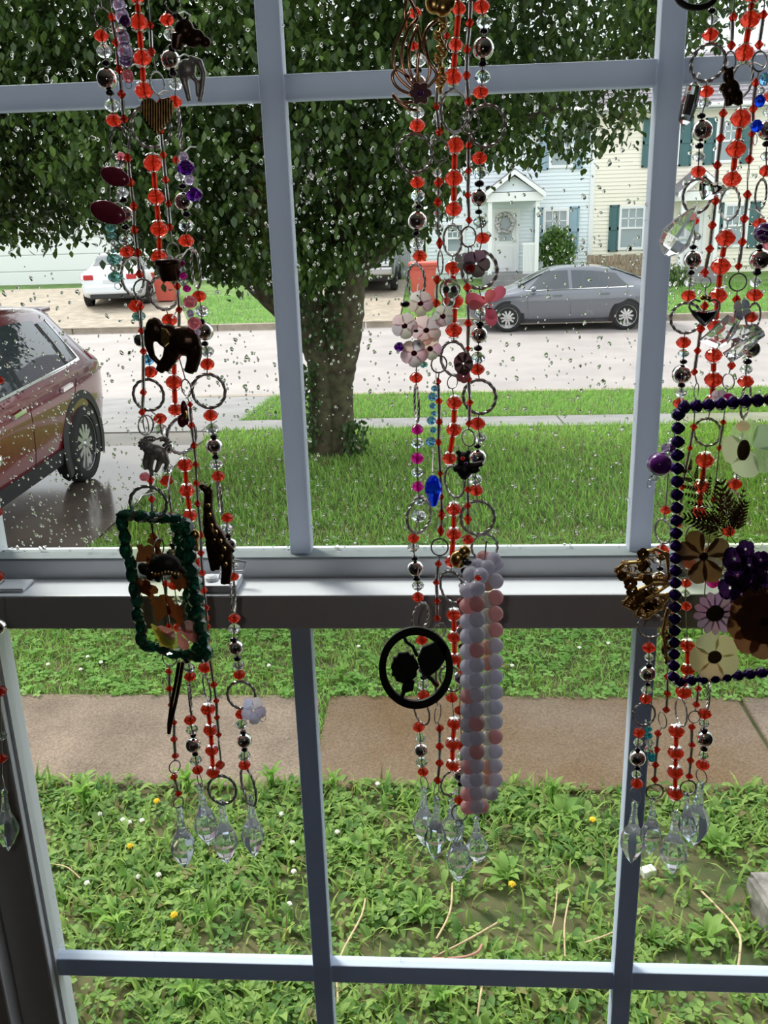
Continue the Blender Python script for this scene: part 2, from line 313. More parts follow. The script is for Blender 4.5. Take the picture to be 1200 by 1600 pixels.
# rain on the outer face of the upper panes: the largest drops singly, the rest as one part
def dome(n=10, m=4):
    v = [(0, 0, 0)]; f = []
    for j in range(m):
        a = math.pi / 2 * j / m
        for k in range(n): w = 2 * math.pi * k / n; v.append((math.cos(a) * math.cos(w), math.sin(a), math.cos(a) * math.sin(w)))
    v.append((0, 1, 0))
    for k in range(n): f.append((0, 1 + k, 1 + (k + 1) % n)); f.append((1 + (m - 1) * n + k, len(v) - 1, 1 + (m - 1) * n + (k + 1) % n))
    for j in range(m - 1):
        for k in range(n): f.append((1 + j * n + k, 1 + (j + 1) * n + k, 1 + (j + 1) * n + (k + 1) % n, 1 + j * n + (k + 1) % n))
    return v, f
DV, DF = dome()
drops = []
while len(drops) < 3400:
    px, py = RNG.uniform(-40, 1440), RNG.uniform(-5, 868)
    dens = 0.42 if py > 330 else 0.26
    if px < 460: dens = 0.75 if py > 520 else 0.26
    if px < 160 and py > 560: dens = 1.0
    if 455 < px < 620 and py > 560: dens = 0.55
    if RNG.random() > dens: continue
    p = U(px, py, .9787)
    if not -.53 < p.x < .59 or abs(p.x - XC + .003) < .0125 or abs(p.x - XR) < .0125 or abs(p.z - 2.395) < .0125: continue
    big = RNG.random(); r = .0008 + .0014 * big ** 3 + (.0005 if py < 480 else 0) * RNG.random()
    if py > 835: r *= 1.25
    drops.append((p.x, p.z, r, r * RNG.uniform(.8, 1.75), RNG.uniform(-.6, .6)))
drops.sort(key=lambda q: -q[2] * q[3])
drop_meshes = []
for k in range(6):
    v = np.array(DV); w = RNG.uniform(-.22, .22, 4); ang = np.arctan2(v[:, 2], v[:, 0])
    s = 1 + w[0] * np.cos(2 * ang) + w[1] * np.sin(2 * ang) + w[2] * np.cos(3 * ang) + w[3] * np.sin(ang); v[:, 0] *= s; v[:, 2] *= s
    b = MB(); b.add(v, DF, True); drop_meshes.append(b.mesh('raindrop'))
def drop_mx(x, y, z, a, b, t): return Matrix.Translation((x, y, z)) @ Matrix.Rotation(t, 4, 'Y') @ Matrix.Diagonal((a, .52 * min(a, b), b, 1))
for i, (x, z, a, b, t) in enumerate(drops[:290]): place('raindrop', drop_meshes[i % 6], drop_mx(x, .9787, z, a, b, t), 'water', upper)
def small_drops(name, L, y, parent):
    R = np.array([np.array(drop_mx(0, 0, 0, a, b, t))[:3, :3] for (x, z, a, b, t) in L]); T = np.array([(x, y, z) for (x, z, *_q) in L])
    scatter(name, DV, DF, R, T, np.ones((len(L), 3)), 'water', parent)
small_drops('raindrops', drops[290:], .9787, upper)
L = []
while len(L) < 480:
    px, py = RNG.uniform(60, 1400), RNG.uniform(1000, 1590)
    if py < 1250 and RNG.random() > .35: continue
    p = U(px, py, .9257)
    if not -.515 < p.x < .575 or abs(p.x - XC) < .012 or abs(p.x - XR) < .012 or abs(p.z - 1.333) < .014: continue
    r = RNG.uniform(.0005, .0011); L.append((p.x, p.z, r, r * RNG.uniform(.8, 1.3), 0))
small_drops('raindrops', L, .9257, lower)
# hardware on the meeting rail
t = thing('sash_lock', 'white cam lock with wire lever on the meeting rail behind the giraffe charm', 'lock', (-.27, .93, 1.8765))
q = U(340, 917, .925)
o = MB(); bar(o, q.x - .018, q.x + .026, .908, .944, 1.8765, 1.886, .002); o.build('base', 'vinyl', t)
o = MB(); o.tube([(q.x + .002, .928, 1.886), (q.x + .004, .928, 1.893), (q.x + .03, .93, 1.894), (q.x + .034, .93, 1.905), (q.x + .012, .934, 1.908)], .0016); o.build('lever', 'vinyl', t)
o = MB(); o.lathe([(.007, 0), (.007, .004), (.004, .006), (0, .006)], 12, c=(q.x - .006, .924, 1.886)); o.build('pivot_cap', 'vinyl', t)
t = thing('tilt_latch', 'flat white slide latch set in the ledge at the far end of the meeting rail', 'latch', (-.51, .93, 1.8765))
o = MB(); o.prism([(-.533, .912, 1.879), (-.476, .912, 1.879), (-.476, .941, 1.879), (-.533, .941, 1.879)], .004, .04, (0, 0, 1)); o.build('latch_plate', 'vinyl', t)
o = MB(); bar(o, -.527, -.508, .917, .936, 1.880, 1.8835, .001); o.build('slide', 'wire', t)
# rod that carries the bead strands, just above the picture
t = thing('curtain_rod', 'dull metal rod across the window head carrying the bead strands', 'curtain rod', (0, .74, 2.72))
MB().tube([(-.75, .735, 2.72), (.85, .735, 2.72)], .008, 12).build('rod', 'wire', t)
for x in (-.7, .8):
    MB().tube([(x, .735, 2.72), (x, .872, 2.72)], .005).tube([(x, .866, 2.72), (x, .8705, 2.72)], .02, 12).build('bracket', 'wire', t)

# ================================================================== THE SETTING: ground and street
def gz(y):
    P = ((-5, 0), (9.2, 0), (13.2, -.27), (13.45, -.28), (13.46, -.38), (22.9, -.38), (22.91, -.25), (24.2, -.2), (30.5, .28), (80, .4))
    for (a, b), (c, d) in zip(P, P[1:]):
        if y <= c: return b + (d - b) * max(0, (y - a) / (c - a))
    return .4
def GP(px, py, dz=0.0):                                        # where the line of sight meets the sloping ground
    v = ray(px, py); y = 1.5
    while y < 70:
        p = CAM + v * (y / v.y)
        if p.z <= gz(y) + dz: return p
        y += .01
    return p
def strip(name, ys, x0, x1, m, dz=0.0, nx=2):
    b = MB(); xs = [x0 + (x1 - x0) * i / (nx - 1) for i in range(nx)]
    vs = [(x, y, gz(y) + dz) for y in ys for x in xs]
    b.add(vs, [(j * nx + i, j * nx + i + 1, (j + 1) * nx + i + 1, (j + 1) * nx + i) for j in range(len(ys) - 1) for i in range(nx - 1)])
    return struct(b.build(name, m, fix=False))
strip('ground_near', [1.04, 3.0, 5, 9.2, 11, 13.2, 13.45], -14, 14, 'soil')
strip('street', [13.2, 13.46, 18, 22.9], -60, 60, 'road')
strip('ground_far', [22.92, 24.2, 27, 30.5, 45, 80], -70, 70, 'farlawn')
for nm, y, zt in (('curb_near', 13.33, -.255), ('curb_far', 22.92, -.215)):
    cb = bpy.data.objects.new('curb', None); COL.objects.link(cb); struct(cb)
    for k in range(-8, 9):
        a, b_ = k * 1.9 + .012, (k + 1) * 1.9 - .012
        if nm == 'curb_near' and b_ < -2.4 and a > -7: continue
        o = MB(); bar(o, a, b_, y, y + .16, zt - .25, zt, .02); o.build('curb_stone', 'curb', cb)
path = bpy.data.objects.new('front_path', None); COL.objects.link(path); struct(path)
for a, b_, m in ((-4.6, -2.6, 'concrete'), (-2.58, -.61, 'concrete'), (-.57, 1.41, 'stain'), (1.43, 3.4, 'concrete')):
    o = MB(); bar(o, a, b_, 3.17, 3.93, -.08, .018, .012); o.build('slab', m, path)
walk = bpy.data.objects.new('sidewalk', None); COL.objects.link(walk); struct(walk)
for k in range(-9, 9):
    o = MB(); a = k * 1.4; vs = []
    for x in (a + .01, a + 1.39):
        for y in (10.08, 10.86):
            vs += [(x, y, gz(y) - .1), (x, y, gz(y) + .02)]
    o.add(vs, [(1, 5, 7, 3), (0, 1, 3, 2), (4, 6, 7, 5), (0, 4, 5, 1), (2, 3, 7, 6)]); o.build('slab', 'walk', walk)
strip('driveway', [1.06, 3.0, 5, 7, 9.2, 10.06], -7.0, -2.62, 'drive', .012)
strip('driveway_apron', [10.88, 12, 13.2, 13.4], -7.6, -2.5, 'walk', .012)
b = MB()
fdr = lambda nm, x0, x1, x2, x3, m='curb': struct(MB().add([(x0, 22.9, gz(22.92) + .015), (x1, 22.9, gz(22.92) + .015), (x3, 30.4, gz(30.4) + .02), (x2, 30.4, gz(30.4) + .02)], [(0, 1, 2, 3)]).build('far_driveway', m, fix=False))
fdr('far_driveway_white_car', -12.5, -6.4, -14.8, -9.0); fdr('far_driveway_dark_car', -3.4, -1.05, -4.2, -1.1)

# ================================================================== HOUSES ACROSS THE STREET
HY = 30.3                                                      # face of the big house
def hx(px, py=380): return U(px, py, HY).x
def hz(py, px=900): return U(px, py, HY).z
def clap(name, m, parent, x0, x1, z0, z1, y, step=.115, holes=()):       # lapped siding as real ledges
    b = MB(); z = z0
    while z < z1 - .01:
        zt = min(z + step, z1)
        b.add([(x0, y - .022, z), (x1, y - .022, z), (x1, y, zt), (x0, y, zt), (x0, y + .05, z), (x1, y + .05, z)], [(0, 1, 2, 3), (0, 4, 5, 1)]); z = zt
    o = b.build(name, m, parent, fix=False); o['kind'] = 'stuff'; return o
def window_at(parent, x0, x1, z0, z1, y, rows=2, cols=3):
    w = MB(); t = .085; 
    for lo, hi in (((x0 - t, z0 - t), (x0, z1 + t)), ((x1, z0 - t), (x1 + t, z1 + t)), ((x0, z1), (x1, z1 + t)), ((x0, z0 - t), (x1, z0)), ((x0, (z0 + z1) / 2 - .03), (x1, (z0 + z1) / 2 + .03))):
        w.box((lo[0], y - .07, lo[1]), (hi[0], y + .02, hi[1]))
    for k in range(1, cols):
        x = x0 + (x1 - x0) * k / cols; w.box((x - .014, y - .045, (z0 + z1) / 2), (x + .014, y + .01, z1))
    w.box((x0, y - .045, z0 + (z1 - z0) * .75 - .014), (x1, y + .01, z0 + (z1 - z0) * .75 + .014))
    f = w.build('window_frame', 'trimw', parent)
    MB().box((x0, y - .03, z0), (x1, y - .012, z1)).build('pane', 'winglass', f)
def shutter(parent, x0, x1, z0, z1, y, m):
    b = MB(); b.box((x0, y - .05, z0), (x1, y - .0, z1)); zm = (z0 + z1) / 2; w = .05
    for a, c in ((z0, zm), (zm, z1)):
        b.box((x0, y - .075, a), (x0 + w, y - .05, c)); b.box((x1 - w, y - .075, a), (x1, y - .05, c)); b.box((x0, y - .075, a), (x1, y - .05, a + w)); b.box((x0, y - .075, c - w), (x1, y - .05, c))
    b.build('shutter', m, parent)
def roof(parent, x0, x1, y0, y1, z0, z1, m='shingle', t=.12):
    b = MB(); n = 14
    for k in range(n):                                          # stepped shingle courses
        a, c = k / n, (k + 1) / n; ya, yb, za, zb = y0 + (y1 - y0) * a, y0 + (y1 - y0) * c, z0 + (z1 - z0) * a, z0 + (z1 - z0) * c
        b.add([(x0, ya, za + .03), (x1, ya, za + .03), (x1, yb, zb), (x0, yb, zb), (x0, ya, za - t), (x1, ya, za - t), (x1, yb, zb - t), (x0, yb, zb - t)], [(0, 1, 2, 3), (4, 7, 6, 5), (0, 4, 5, 1), (0, 3, 7, 4), (1, 5, 6, 2), (2, 6, 7, 3)])
    o = b.build('roof', m, parent, fix=False); return o
gb = gz(HY) - .1
house = thing('house', 'two storey duplex with pale blue and cream siding, shutters and a white front porch', 'house', (6, HY, gb))
xm = hx(927, 250); xr = xm + 14; xl = hx(668, 400); ztop = hz(178, 950)
MB().box((xl, HY + .04, gb), (xm, HY + 9, ztop)).build('wall', 'sidblue', house); MB().box((xm, HY + .04, gb), (xr, HY + 9, ztop)).build('wall', 'sidcream', house)
clap('siding', 'sidblue', house, xl, xm - .06, gb + .3, ztop, HY); clap('siding', 'sidcream', house, xm + .06, xr, gb + .3, ztop, HY)
MB().box((xm - .07, HY - .05, gb), (xm + .07, HY + .04, ztop)).build('corner_board', 'trimw', house)
MB().box((xl - .3, HY - .45, ztop - .02), (xr + .3, HY + .1, ztop + .05)).build('soffit', 'trimw', house)
MB().tube([(xl - .3, HY - .5, ztop + .1), (xr + .3, HY - .5, ztop + .1)], .075, 8).build('gutter', 'trimw', house)
roof(house, xl - .3, xr + .3, HY - .5, HY + 4.2, ztop + .12, U(1130, 80, HY + 4.2).z)
# windows and shutters, left half slate blue, right half dark teal
def pxwin(a, b, c, d, sh, ref=380): 
    x0, x1 = hx(a, (c + d) / 2), hx(b, (c + d) / 2); xm_ = (a + b) / 2; z1, z0 = hz(c, xm_), hz(d, xm_); window_at(house, x0, x1, z0, z1, HY)
    for s0, s1, m in sh: shutter(house, hx(s0, (c + d) / 2), hx(s1, (c + d) / 2), z0 - .12, z1 + .12, HY, m)
pxwin(852, 884, 330, 390, ((834, 848, 'shutblue'), (889, 904, 'shutblue')))
pxwin(970, 1003, 326, 386, ((951, 966, 'shutgreen'), (1007, 1021, 'shutgreen')))
pxwin(1026, 1057, 190, 254, ((1004, 1021, 'shutgreen'), (1062, 1081, 'shutgreen')))
pxwin(1122, 1150, 190, 250, ((1100, 1117, 'shutgreen'), (1158, 1175, 'shutgreen')))
pxwin(1133, 1164, 322, 382, ((1112, 1128, 'shutgreen'), (1169, 1185, 'shutgreen')))
pxwin(862, 892, 205, 258, ((842, 857, 'shutblue'), (896, 911, 'shutblue')))
pxwin(700, 722, 352, 392, ())
def porch(x0, x1, ze, za, m_sid, y0=HY - 1.5):                   # small gable roof on posts over a door
    xc = (x0 + x1) / 2; b = MB()
    b.add([(x0 + .15, y0, ze), (x1 - .15, y0, ze), (xc, y0, za - .12), (x0 + .15, HY, ze), (x1 - .15, HY, ze), (xc, HY, za - .12)], [(0, 1, 2), (3, 5, 4), (0, 3, 4, 1), (1, 4, 5, 2), (0, 2, 5, 3)])
    b.build('gable', m_sid, house)
    for s in (x0 - .12, x1 + .12):
        b = MB(); b.add([(s, y0 - .2, ze - .1), (xc, y0 - .2, za), (xc, HY, za), (s, HY, ze - .1), (s, y0 - .2, ze - .02), (xc, y0 - .2, za + .1), (xc, HY, za + .1), (s, HY, ze - .02)], [(0, 1, 2, 3), (4, 7, 6, 5), (0, 4, 5, 1), (3, 2, 6, 7), (0, 3, 7, 4), (1, 5, 6, 2)]); b.build('porch_roof', 'shingle', house)
        b = MB(); b.add([(s, y0 - .22, ze - .2), (xc, y0 - .22, za - .08), (xc, y0 - .22, za + .06), (s, y0 - .22, ze - .04), (s, y0 - .17, ze - .2), (xc, y0 - .17, za - .08), (xc, y0 - .17, za + .06), (s, y0 - .17, ze - .04)], [(0, 1, 2, 3), (4, 7, 6, 5), (0, 4, 5, 1), (2, 6, 7, 3), (0, 3, 7, 4), (1, 5, 6, 2)]); b.build('fascia', 'trimw', house)
    MB().box((x0 - .05, y0 - .1, ze - .28), (x1 + .05, HY, ze - .02)).build('porch_beam', 'trimw', house)
    for s in (x0 + .1, x1 - .1): MB().box((s - .06, y0 - .05, gb), (s + .06, y0 + .07, ze - .1)).build('porch_post', 'trimw', house)
    MB().box((x0 - .1, y0 - .1, gb - .2), (x1 + .1, HY, hz(424, 790))).build('porch_floor', 'walk', house)
    for s in (0, 1): MB().box((xc - .7, y0 - .4 - .3 * s, gb - .3), (xc + .7, y0 - .1 - .3 * s, hz(424, 790) - .17 * (s + 1))).build('step', 'walk', house)
y0 = HY - 1.5
px0, px1 = hx(757, 290), hx(838, 290); porch(px0, px1, hz(301, 800), hz(272, 794), 'sidblue')
px2, px3 = hx(1046, 290), hx(1108, 290); porch(px2, px3, hz(300, 1060), hz(274, 1080), 'sidcream')
def door(x0, x1, z0, z1, label=None):
    d = MB().box((x0 - .1, HY - .06, z0), (x0, HY, z1 + .1)).box((x1, HY - .06, z0), (x1 + .1, HY, z1 + .1)).box((x0, HY - .06, z1), (x1, HY, z1 + .1)).build('door_frame', 'trimw', house)
    MB().box((x0, HY - .04, z0), (x1, HY, z1)).box((x0 + .1, HY - .06, z0 + .1), (x1 - .1, HY - .04, z0 + .8)).build('door', 'trimw', house)
    MB().box((x0 + .13, HY - .05, z0 + .95), (x1 - .13, HY - .041, z1 - .15)).build('door_glass', 'winglass', house)
    MB().ball((x1 - .06, HY - .09, z0 + .95), .035).build('door_knob', 'chrome', house)
zd = hz(424, 790); door(hx(773), hx(806), zd, hz(331, 790)); door(hx(1064), hx(1096), zd, hz(331, 1080))
rl = MB()
for k in range(9): x = hx(812) + (hx(829) - hx(812)) * k / 8; rl.box((x - .015, y0, zd), (x + .015, y0 + .03, zd + .85))
rl.box((hx(810), y0 - .01, zd + .85), (hx(831), y0 + .05, zd + .92)); rl.build('railing', 'trimw', house)
t = thing('wreath', 'round gray wreath hanging on the white front door across the street', 'wreath', (hx(788), HY - .1, hz(350, 788)))
o = MB(); wc = Vector((hx(788), HY - .1, hz(349, 788)))
for k in range(40): a = k * .157 * 1; o.ball(wc + Vector((math.cos(a) * .25, RNG.uniform(-.03, .03), math.sin(a) * .27)) * RNG.uniform(.85, 1.15), RNG.uniform(.05, .085), 6, 4)
o.build('twigs', 'pewter', t); 
# white house with garage behind the white car
gar = thing('house', 'low white sided house with a garage door behind the white car', 'house', (-14, 33, 0))
gzb = gz(33) - .2
MB().box((-32, 33.04, gzb), (-.6, 41, 3.0)).build('wall', 'sidwhite', gar); clap('siding', 'sidwhite', gar, -32, -.6, gzb, 3.0, 33.0, .14)
roof(gar, -32.4, -.5, 32.5, 37.5, 3.05, 5.4); MB().tube([(-32.4, 32.45, 3.03), (-.5, 32.45, 3.03)], .075).build('gutter', 'trimw', gar)
for xg in (-15.8, -22.5):
    MB().box((xg - 1.3, 32.9, gzb), (xg - 1.2, 33.02, 2.45)).box((xg + 3.9, 32.9, gzb), (xg + 4.0, 33.02, 2.45)).box((xg - 1.3, 32.9, 2.35), (xg + 4, 33.02, 2.45)).build('garage_frame', 'trimw', gar)
    for k in range(4): bar_ = MB(); bar(bar_, xg - 1.19, xg + 3.89, 32.93, 33.0, gzb + .1 + k * .57, gzb + .65 + k * .57, .02); bar_.build('garage_panel', 'trimw', gar)
# fences
def fence(label, a, b_, n, zt, m, nm='fence', y=None):
    A, B = Vector(a), Vector(b_); t = thing(nm, label, 'fence', (A.x, A.y, gz(A.y)))
    for k in range(n):
        p = A.lerp(B, (k + .04) / n); q = A.lerp(B, (k + .94) / n); z0 = gz(p.y); h = zt + RNG.uniform(-.03, .03)
        b = MB(); b.box((p.x, p.y - .012, z0), (q.x, p.y + .012, z0 + h)); b.build('board', m, t)
    for zz in (.3, zt - .3): MB().box((A.x, A.y + .013, gz(A.y) + zz), (B.x, A.y + .06, gz(A.y) + zz + .09)).build('rail', m, t)
p, q = U(916, 430, 28.6), U(1010, 430, 28.6); fence('brown wooden board fence behind the gray sedan', (p.x, 28.6, 0), (q.x, 28.6, 0), 16, U(960, 398, 28.6).z - gz(28.6), 'fence')
p, q = U(622, 430, 31.9), U(642, 430, 31.9); fence('short pale gray board fence beside the red bin', (p.x, 31.9, 0), (q.x, 31.9, 0), 7, 1.05, 'gravel')
# wheeled bins
def bin_(px, py, w, h, label):
    p = GP(px, py); t = thing('wheeled_bin', label, 'trash bin', p, 'red wheeled bins across the street'); z = p.z
    def ring(s, zz): return [(p.x - w / 2 * s, p.y - w / 2 * s, zz), (p.x + w / 2 * s, p.y - w / 2 * s, zz), (p.x + w / 2 * s, p.y + w / 2 * s, zz), (p.x - w / 2 * s, p.y + w / 2 * s, zz)]
    b = MB(); L = [ring(.78, z + .06), ring(1.0, z + h * .86), ring(1.06, z + h * .86), ring(1.06, z + h * .91)]
    b.add([v for l in L for v in l], [(i * 4 + k, i * 4 + (k + 1) % 4, i * 4 + 4 + (k + 1) % 4, i * 4 + 4 + k) for i in range(3) for k in range(4)] + [(0, 3, 2, 1), (12, 13, 14, 15)]); b.build('body', 'binred', t)
    b = MB(); bar(b, p.x - w * .55, p.x + w * .55, p.y - w * .58, p.y + w * .55, z + h * .91, z + h, .03); b.build('lid', 'binred', t)
    MB().tube([(p.x - w * .4, p.y + w * .62, z + h * .9), (p.x + w * .4, p.y + w * .62, z + h * .9)], .02).build('handle', 'plastic', t)
    for s in (-.42, .42): MB().tube([(p.x + w * s - .03, p.y + w * .42, z + .12), (p.x + w * s + .03, p.y + w * .42, z + .12)], .12, 14).build('wheel', 'plastic', t)
bin_(662, 478, .72, 1.18, 'red wheeled bin on the far grass behind the white flower charm'); bin_(262, 472, .6, .9, 'red wheeled bin seen just above the elephant charm')

# ================================================================== CARS (local frame: x ahead, y to the left, z up)
def car(name, label, loc, head, sts, paint_, wheels, wr, side_wins, parts, cladding=False, spokes=5):
    t = thing(name, label, 'car', loc); base = Matrix.Translation(loc) @ Matrix.Rotation(head, 4, 'Z')
    S = np.array(sts, float); xs = S[:, 0]; N = 46; XS = np.linspace(xs[0], xs[-1], N)
    def pch(c):                                                # monotone cubic through the stations
        y = S[:, c]; h = np.diff(xs); dl = np.diff(y) / h; m = np.zeros(len(y)); m[0], m[-1] = dl[0], dl[-1]
        for i in range(1, len(y) - 1): m[i] = 0 if dl[i - 1] * dl[i] <= 0 else 2 * dl[i - 1] * dl[i] / (dl[i - 1] + dl[i])
        out = []
        for x in XS:
            i = min(max(np.searchsorted(xs, x) - 1, 0), len(h) - 1); q = (x - xs[i]) / h[i]
            out.append((2 * q**3 - 3 * q**2 + 1) * y[i] + (q**3 - 2 * q**2 + q) * h[i] * m[i] + (-2 * q**3 + 3 * q**2) * y[i + 1] + (q**3 - q**2) * h[i] * m[i + 1])
        return np.array(out)
    zl, zb, zt, wl, wb, wt = (pch(c) for c in range(1, 7))
    def sec(i):
        L, B, T, a, b, c = zl[i], zb[i], zt[i], wl[i], wb[i], wt[i]
        return [(0, L), (a * .82, L), (a * .97, L + .05), (a, L + .12), ((a + b) / 2 + .008, L + .38 * (B - L)), (b + .004, L + .7 * (B - L)), (b, B - .05), (b * .975, B), (c + (b * .975 - c) * .5 + .012, B + (T - .07 - B) * .5), (c, T - .07), (c * .93, T - .02), (c * .7, T), (0, T + .015)]
    secs = [sec(i) for i in range(N)]
    def wid(x, z):
        f = (x - XS[0]) / (XS[-1] - XS[0]) * (N - 1); i = int(min(max(f, 0), N - 2)); q = f - i
        P = [((1 - q) * a[0] + q * b[0], (1 - q) * a[1] + q * b[1]) for a, b in zip(secs[i], secs[i + 1])][2:11]
        for (w0, z0), (w1, z1) in zip(P, P[1:]):
            if z <= z1: return w0 + (w1 - w0) * (min(max((z - z0) / max(z1 - z0, 1e-6), 0), 1))
        return P[-1][0]
    K = len(secs[0]); ringn = 2 * K - 2; V = []; Fc = []
    for i in range(N):
        s = secs[i]; full = [(XS[i], w, z) for w, z in s] + [(XS[i], -w, z) for w, z in s[-2:0:-1]]; V += full
    for i in range(N - 1):
        for k in range(ringn): Fc.append((i * ringn + k, i * ringn + (k + 1) % ringn, (i + 1) * ringn + (k + 1) % ringn, (i + 1) * ringn + k))
    Fc += [tuple(range(ringn))[::-1], tuple((N - 1) * ringn + k for k in range(ringn))]
    W = lambda x, y, z: base @ Vector((x, y, z))
    def bld(nm, mb, m, par): 
        mb.v = [tuple(base @ Vector(p)) for p in mb.v]; return mb.build(nm, m, par)
    b = MB(); b.add(V, Fc, True); bld('body', b, paint_, t)
    def onside(poly, s, off, th):
        b = MB(); n = len(poly); vs = [(x, s * (wid(x, z) + off - th), z) for x, z in poly] + [(x, s * (wid(x, z) + off), z) for x, z in poly]
        b.add(vs, [tuple(range(n, 2 * n)), tuple(range(n))[::-1]] + [(k, (k + 1) % n, n + (k + 1) % n, n + k) for k in range(n)]); return b
    def dense(poly, step=.12):
        out = []
        for (a, c), (d, e) in zip(poly, poly[1:] + poly[:1]):
            k = max(1, int(math.hypot(d - a, e - c) / step)); out += [(a + (d - a) * j / k, c + (e - c) * j / k) for j in range(k)]
        return out
    def sidegrid(x0, x1, za, zb_, s, off):                       # window sheet that follows the body, corners by four functions
        b = MB(); n, m_ = 8, 4; vs = []
        for i in range(n + 1):
            for j in range(m_ + 1):
                x = x0(j / m_) + (x1(j / m_) - x0(j / m_)) * i / n; z = za(x) + (zb_(x) - za(x)) * j / m_; vs.append((x, s * (wid(x, z) + off), z))
        b.add(vs, [(i * (m_ + 1) + j, (i + 1) * (m_ + 1) + j, (i + 1) * (m_ + 1) + j + 1, i * (m_ + 1) + j + 1) for i in range(n) for j in range(m_)], True); return b
    for s in (1, -1):
        for (xa0, xa1, xb0, xb1, zbot, ztop) in side_wins:       # bottom-rear, top-rear, bottom-front, top-front
            f = lambda a, c: (lambda q: a + (c - a) * q)
            bld('side_window', sidegrid(f(xa0, xa1), f(xb0, xb1), lambda x, z=zbot: z[0] + z[1] * x, lambda x, z=ztop: z[0] + z[1] * x + z[2] * x * x, s, .006), 'carglass', t)
        for nm, m, poly, off in parts.get('side', ()): bld(nm, onside(dense(poly), s, off, .03), m, t)
        for xw in wheels:
            w0 = wid(xw, .55); n = 24
            b = MB(); R1 = wr + .055; vs = [(xw + R1 * math.cos(a), s * (w0 + .004), wr + R1 * math.sin(a)) for a in np.linspace(-.35, math.pi + .35, n)]
            vs += [(x, s * (w0 - .25), z) for x, y, z in vs]; b.add(vs, [tuple(range(n))] + [(k, k + 1, n + k + 1, n + k) for k in range(n - 1)]); bld('wheel_arch', b, 'dark', t)
            if cladding:
                b = MB(); A = np.linspace(-.45, math.pi + .45, n); R2 = R1 + .085
                vs = [(xw + r * math.cos(a), s * (w0 + o_), wr + r * math.sin(a)) for a in A for r, o_ in ((R1, 0), (R1, .016), (R2 - .01, .016), (R2, .0))]
                b.add(vs, [(i * 4 + k, i * 4 + k + 1, i * 4 + 5 + k, i * 4 + 4 + k) for i in range(n - 1) for k in range(3)]); bld('arch_cladding', b, 'plastic', t)
            prof = [(wr * .72, -.1), (wr * .93, -.105), (wr, -.07), (wr, .07), (wr * .93, .105), (wr * .72, .1)]
            b = MB(); b.lathe(prof, 32, True, cap=False); mx = Matrix.Translation((xw, s * (w0 - .075), wr)) @ Matrix.Rotation(-s * math.pi / 2, 4, 'X'); b.v = [tuple(mx @ Vector(p)) for p in b.v]; wo = bld('wheel', b, 'tyre', t)
            b = MB(); b.lathe([(wr * .70, .085), (wr * .77, .098), (wr * .77, .06), (wr * .68, .02), (.05, .02)], 32, True, cap=False); b.lathe([(.045, .085), (.035, .1), (0, .1)], 12)
            for k in range(spokes):
                for dd in (-.17, .17):
                    a = 2 * math.pi * k / spokes + .3; u = Vector((math.cos(a), math.sin(a), 0)); v = Vector((-math.sin(a), math.cos(a), 0)); wo2 = .021
                    p0, p1 = u * .04 + v * dd * .1, (u * math.cos(dd * 1.4) + v * math.sin(dd * 1.4)) * wr * .74
                    b.add([p0 - v * wo2 + Vector((0, 0, .085)), p0 + v * wo2 + Vector((0, 0, .085)), p1 + v * wo2 + Vector((0, 0, .075)), p1 - v * wo2 + Vector((0, 0, .075)), p0 - v * wo2 + Vector((0, 0, .04)), p0 + v * wo2 + Vector((0, 0, .04)), p1 + v * wo2 + Vector((0, 0, .04)), p1 - v * wo2 + Vector((0, 0, .04))], [(0, 1, 2, 3), (4, 7, 6, 5), (0, 4, 5, 1), (1, 5, 6, 2), (2, 6, 7, 3), (3, 7, 4, 0)])
            b.v = [tuple(mx @ Vector(p)) for p in b.v]; bld('rim', b, 'alloy', wo)
    ztop_at = lambda x: float(np.interp(x, XS, zt))
    for nm, m, xa, xb, fr, off in parts.get('top', ()):          # glass lying on the sloping front or back
        b = MB(); n, m_ = 6, 8; vs = []
        for i in range(n + 1):
            x = xa + (xb - xa) * i / n; z = ztop_at(x) + off; w = float(np.interp(x, XS, wt)) * fr
            for j in range(m_ + 1): q = -1 + 2 * j / m_; vs.append((x, q * w, z - .03 * q * q + .015))
        b.add(vs, [(i * (m_ + 1) + j, i * (m_ + 1) + j + 1, (i + 1) * (m_ + 1) + j + 1, (i + 1) * (m_ + 1) + j) for i in range(n) for j in range(m_)], True); bld(nm, b, m, t)
    for nm, m, lo, hi, bev in parts.get('box', ()):
        b = MB(); b.bbox(lo, hi, bev); bld(nm, b, m, t)
    return t, base, wid
# --- red car on our driveway, its tail to the street
SUV = [(-2.22, .45, .90, .96, .72, .76, .62), (-2.14, .36, 1.00, 1.10, .82, .86, .60), (-1.98, .32, 1.05, 1.32, .87, .90, .585), (-1.75, .30, 1.06, 1.52, .89, .92, .60), (-1.3, .28, 1.04, 1.60, .90, .93, .63), (-.5, .27, 1.01, 1.64, .90, .93, .65), (.3, .27, .98, 1.62, .90, .93, .65), (.8, .27, .96, 1.46, .90, .93, .64), (1.2, .28, .95, 1.18, .90, .925, .68), (1.45, .28, .93, 1.04, .90, .92, .72), (1.9, .30, .85, .95, .87, .88, .70), (2.15, .38, .72, .80, .77, .78, .62), (2.22, .45, .60, .66, .66, .66, .55)]
wc = GP(126, 752); hd = math.radians(-88.5)
f2 = Vector((math.cos(hd), math.sin(hd), 0)); l2 = Vector((-math.sin(hd), math.cos(hd), 0))
loc = Vector((wc.x, wc.y, 0.014)) + f2 * 1.33 - l2 * .83
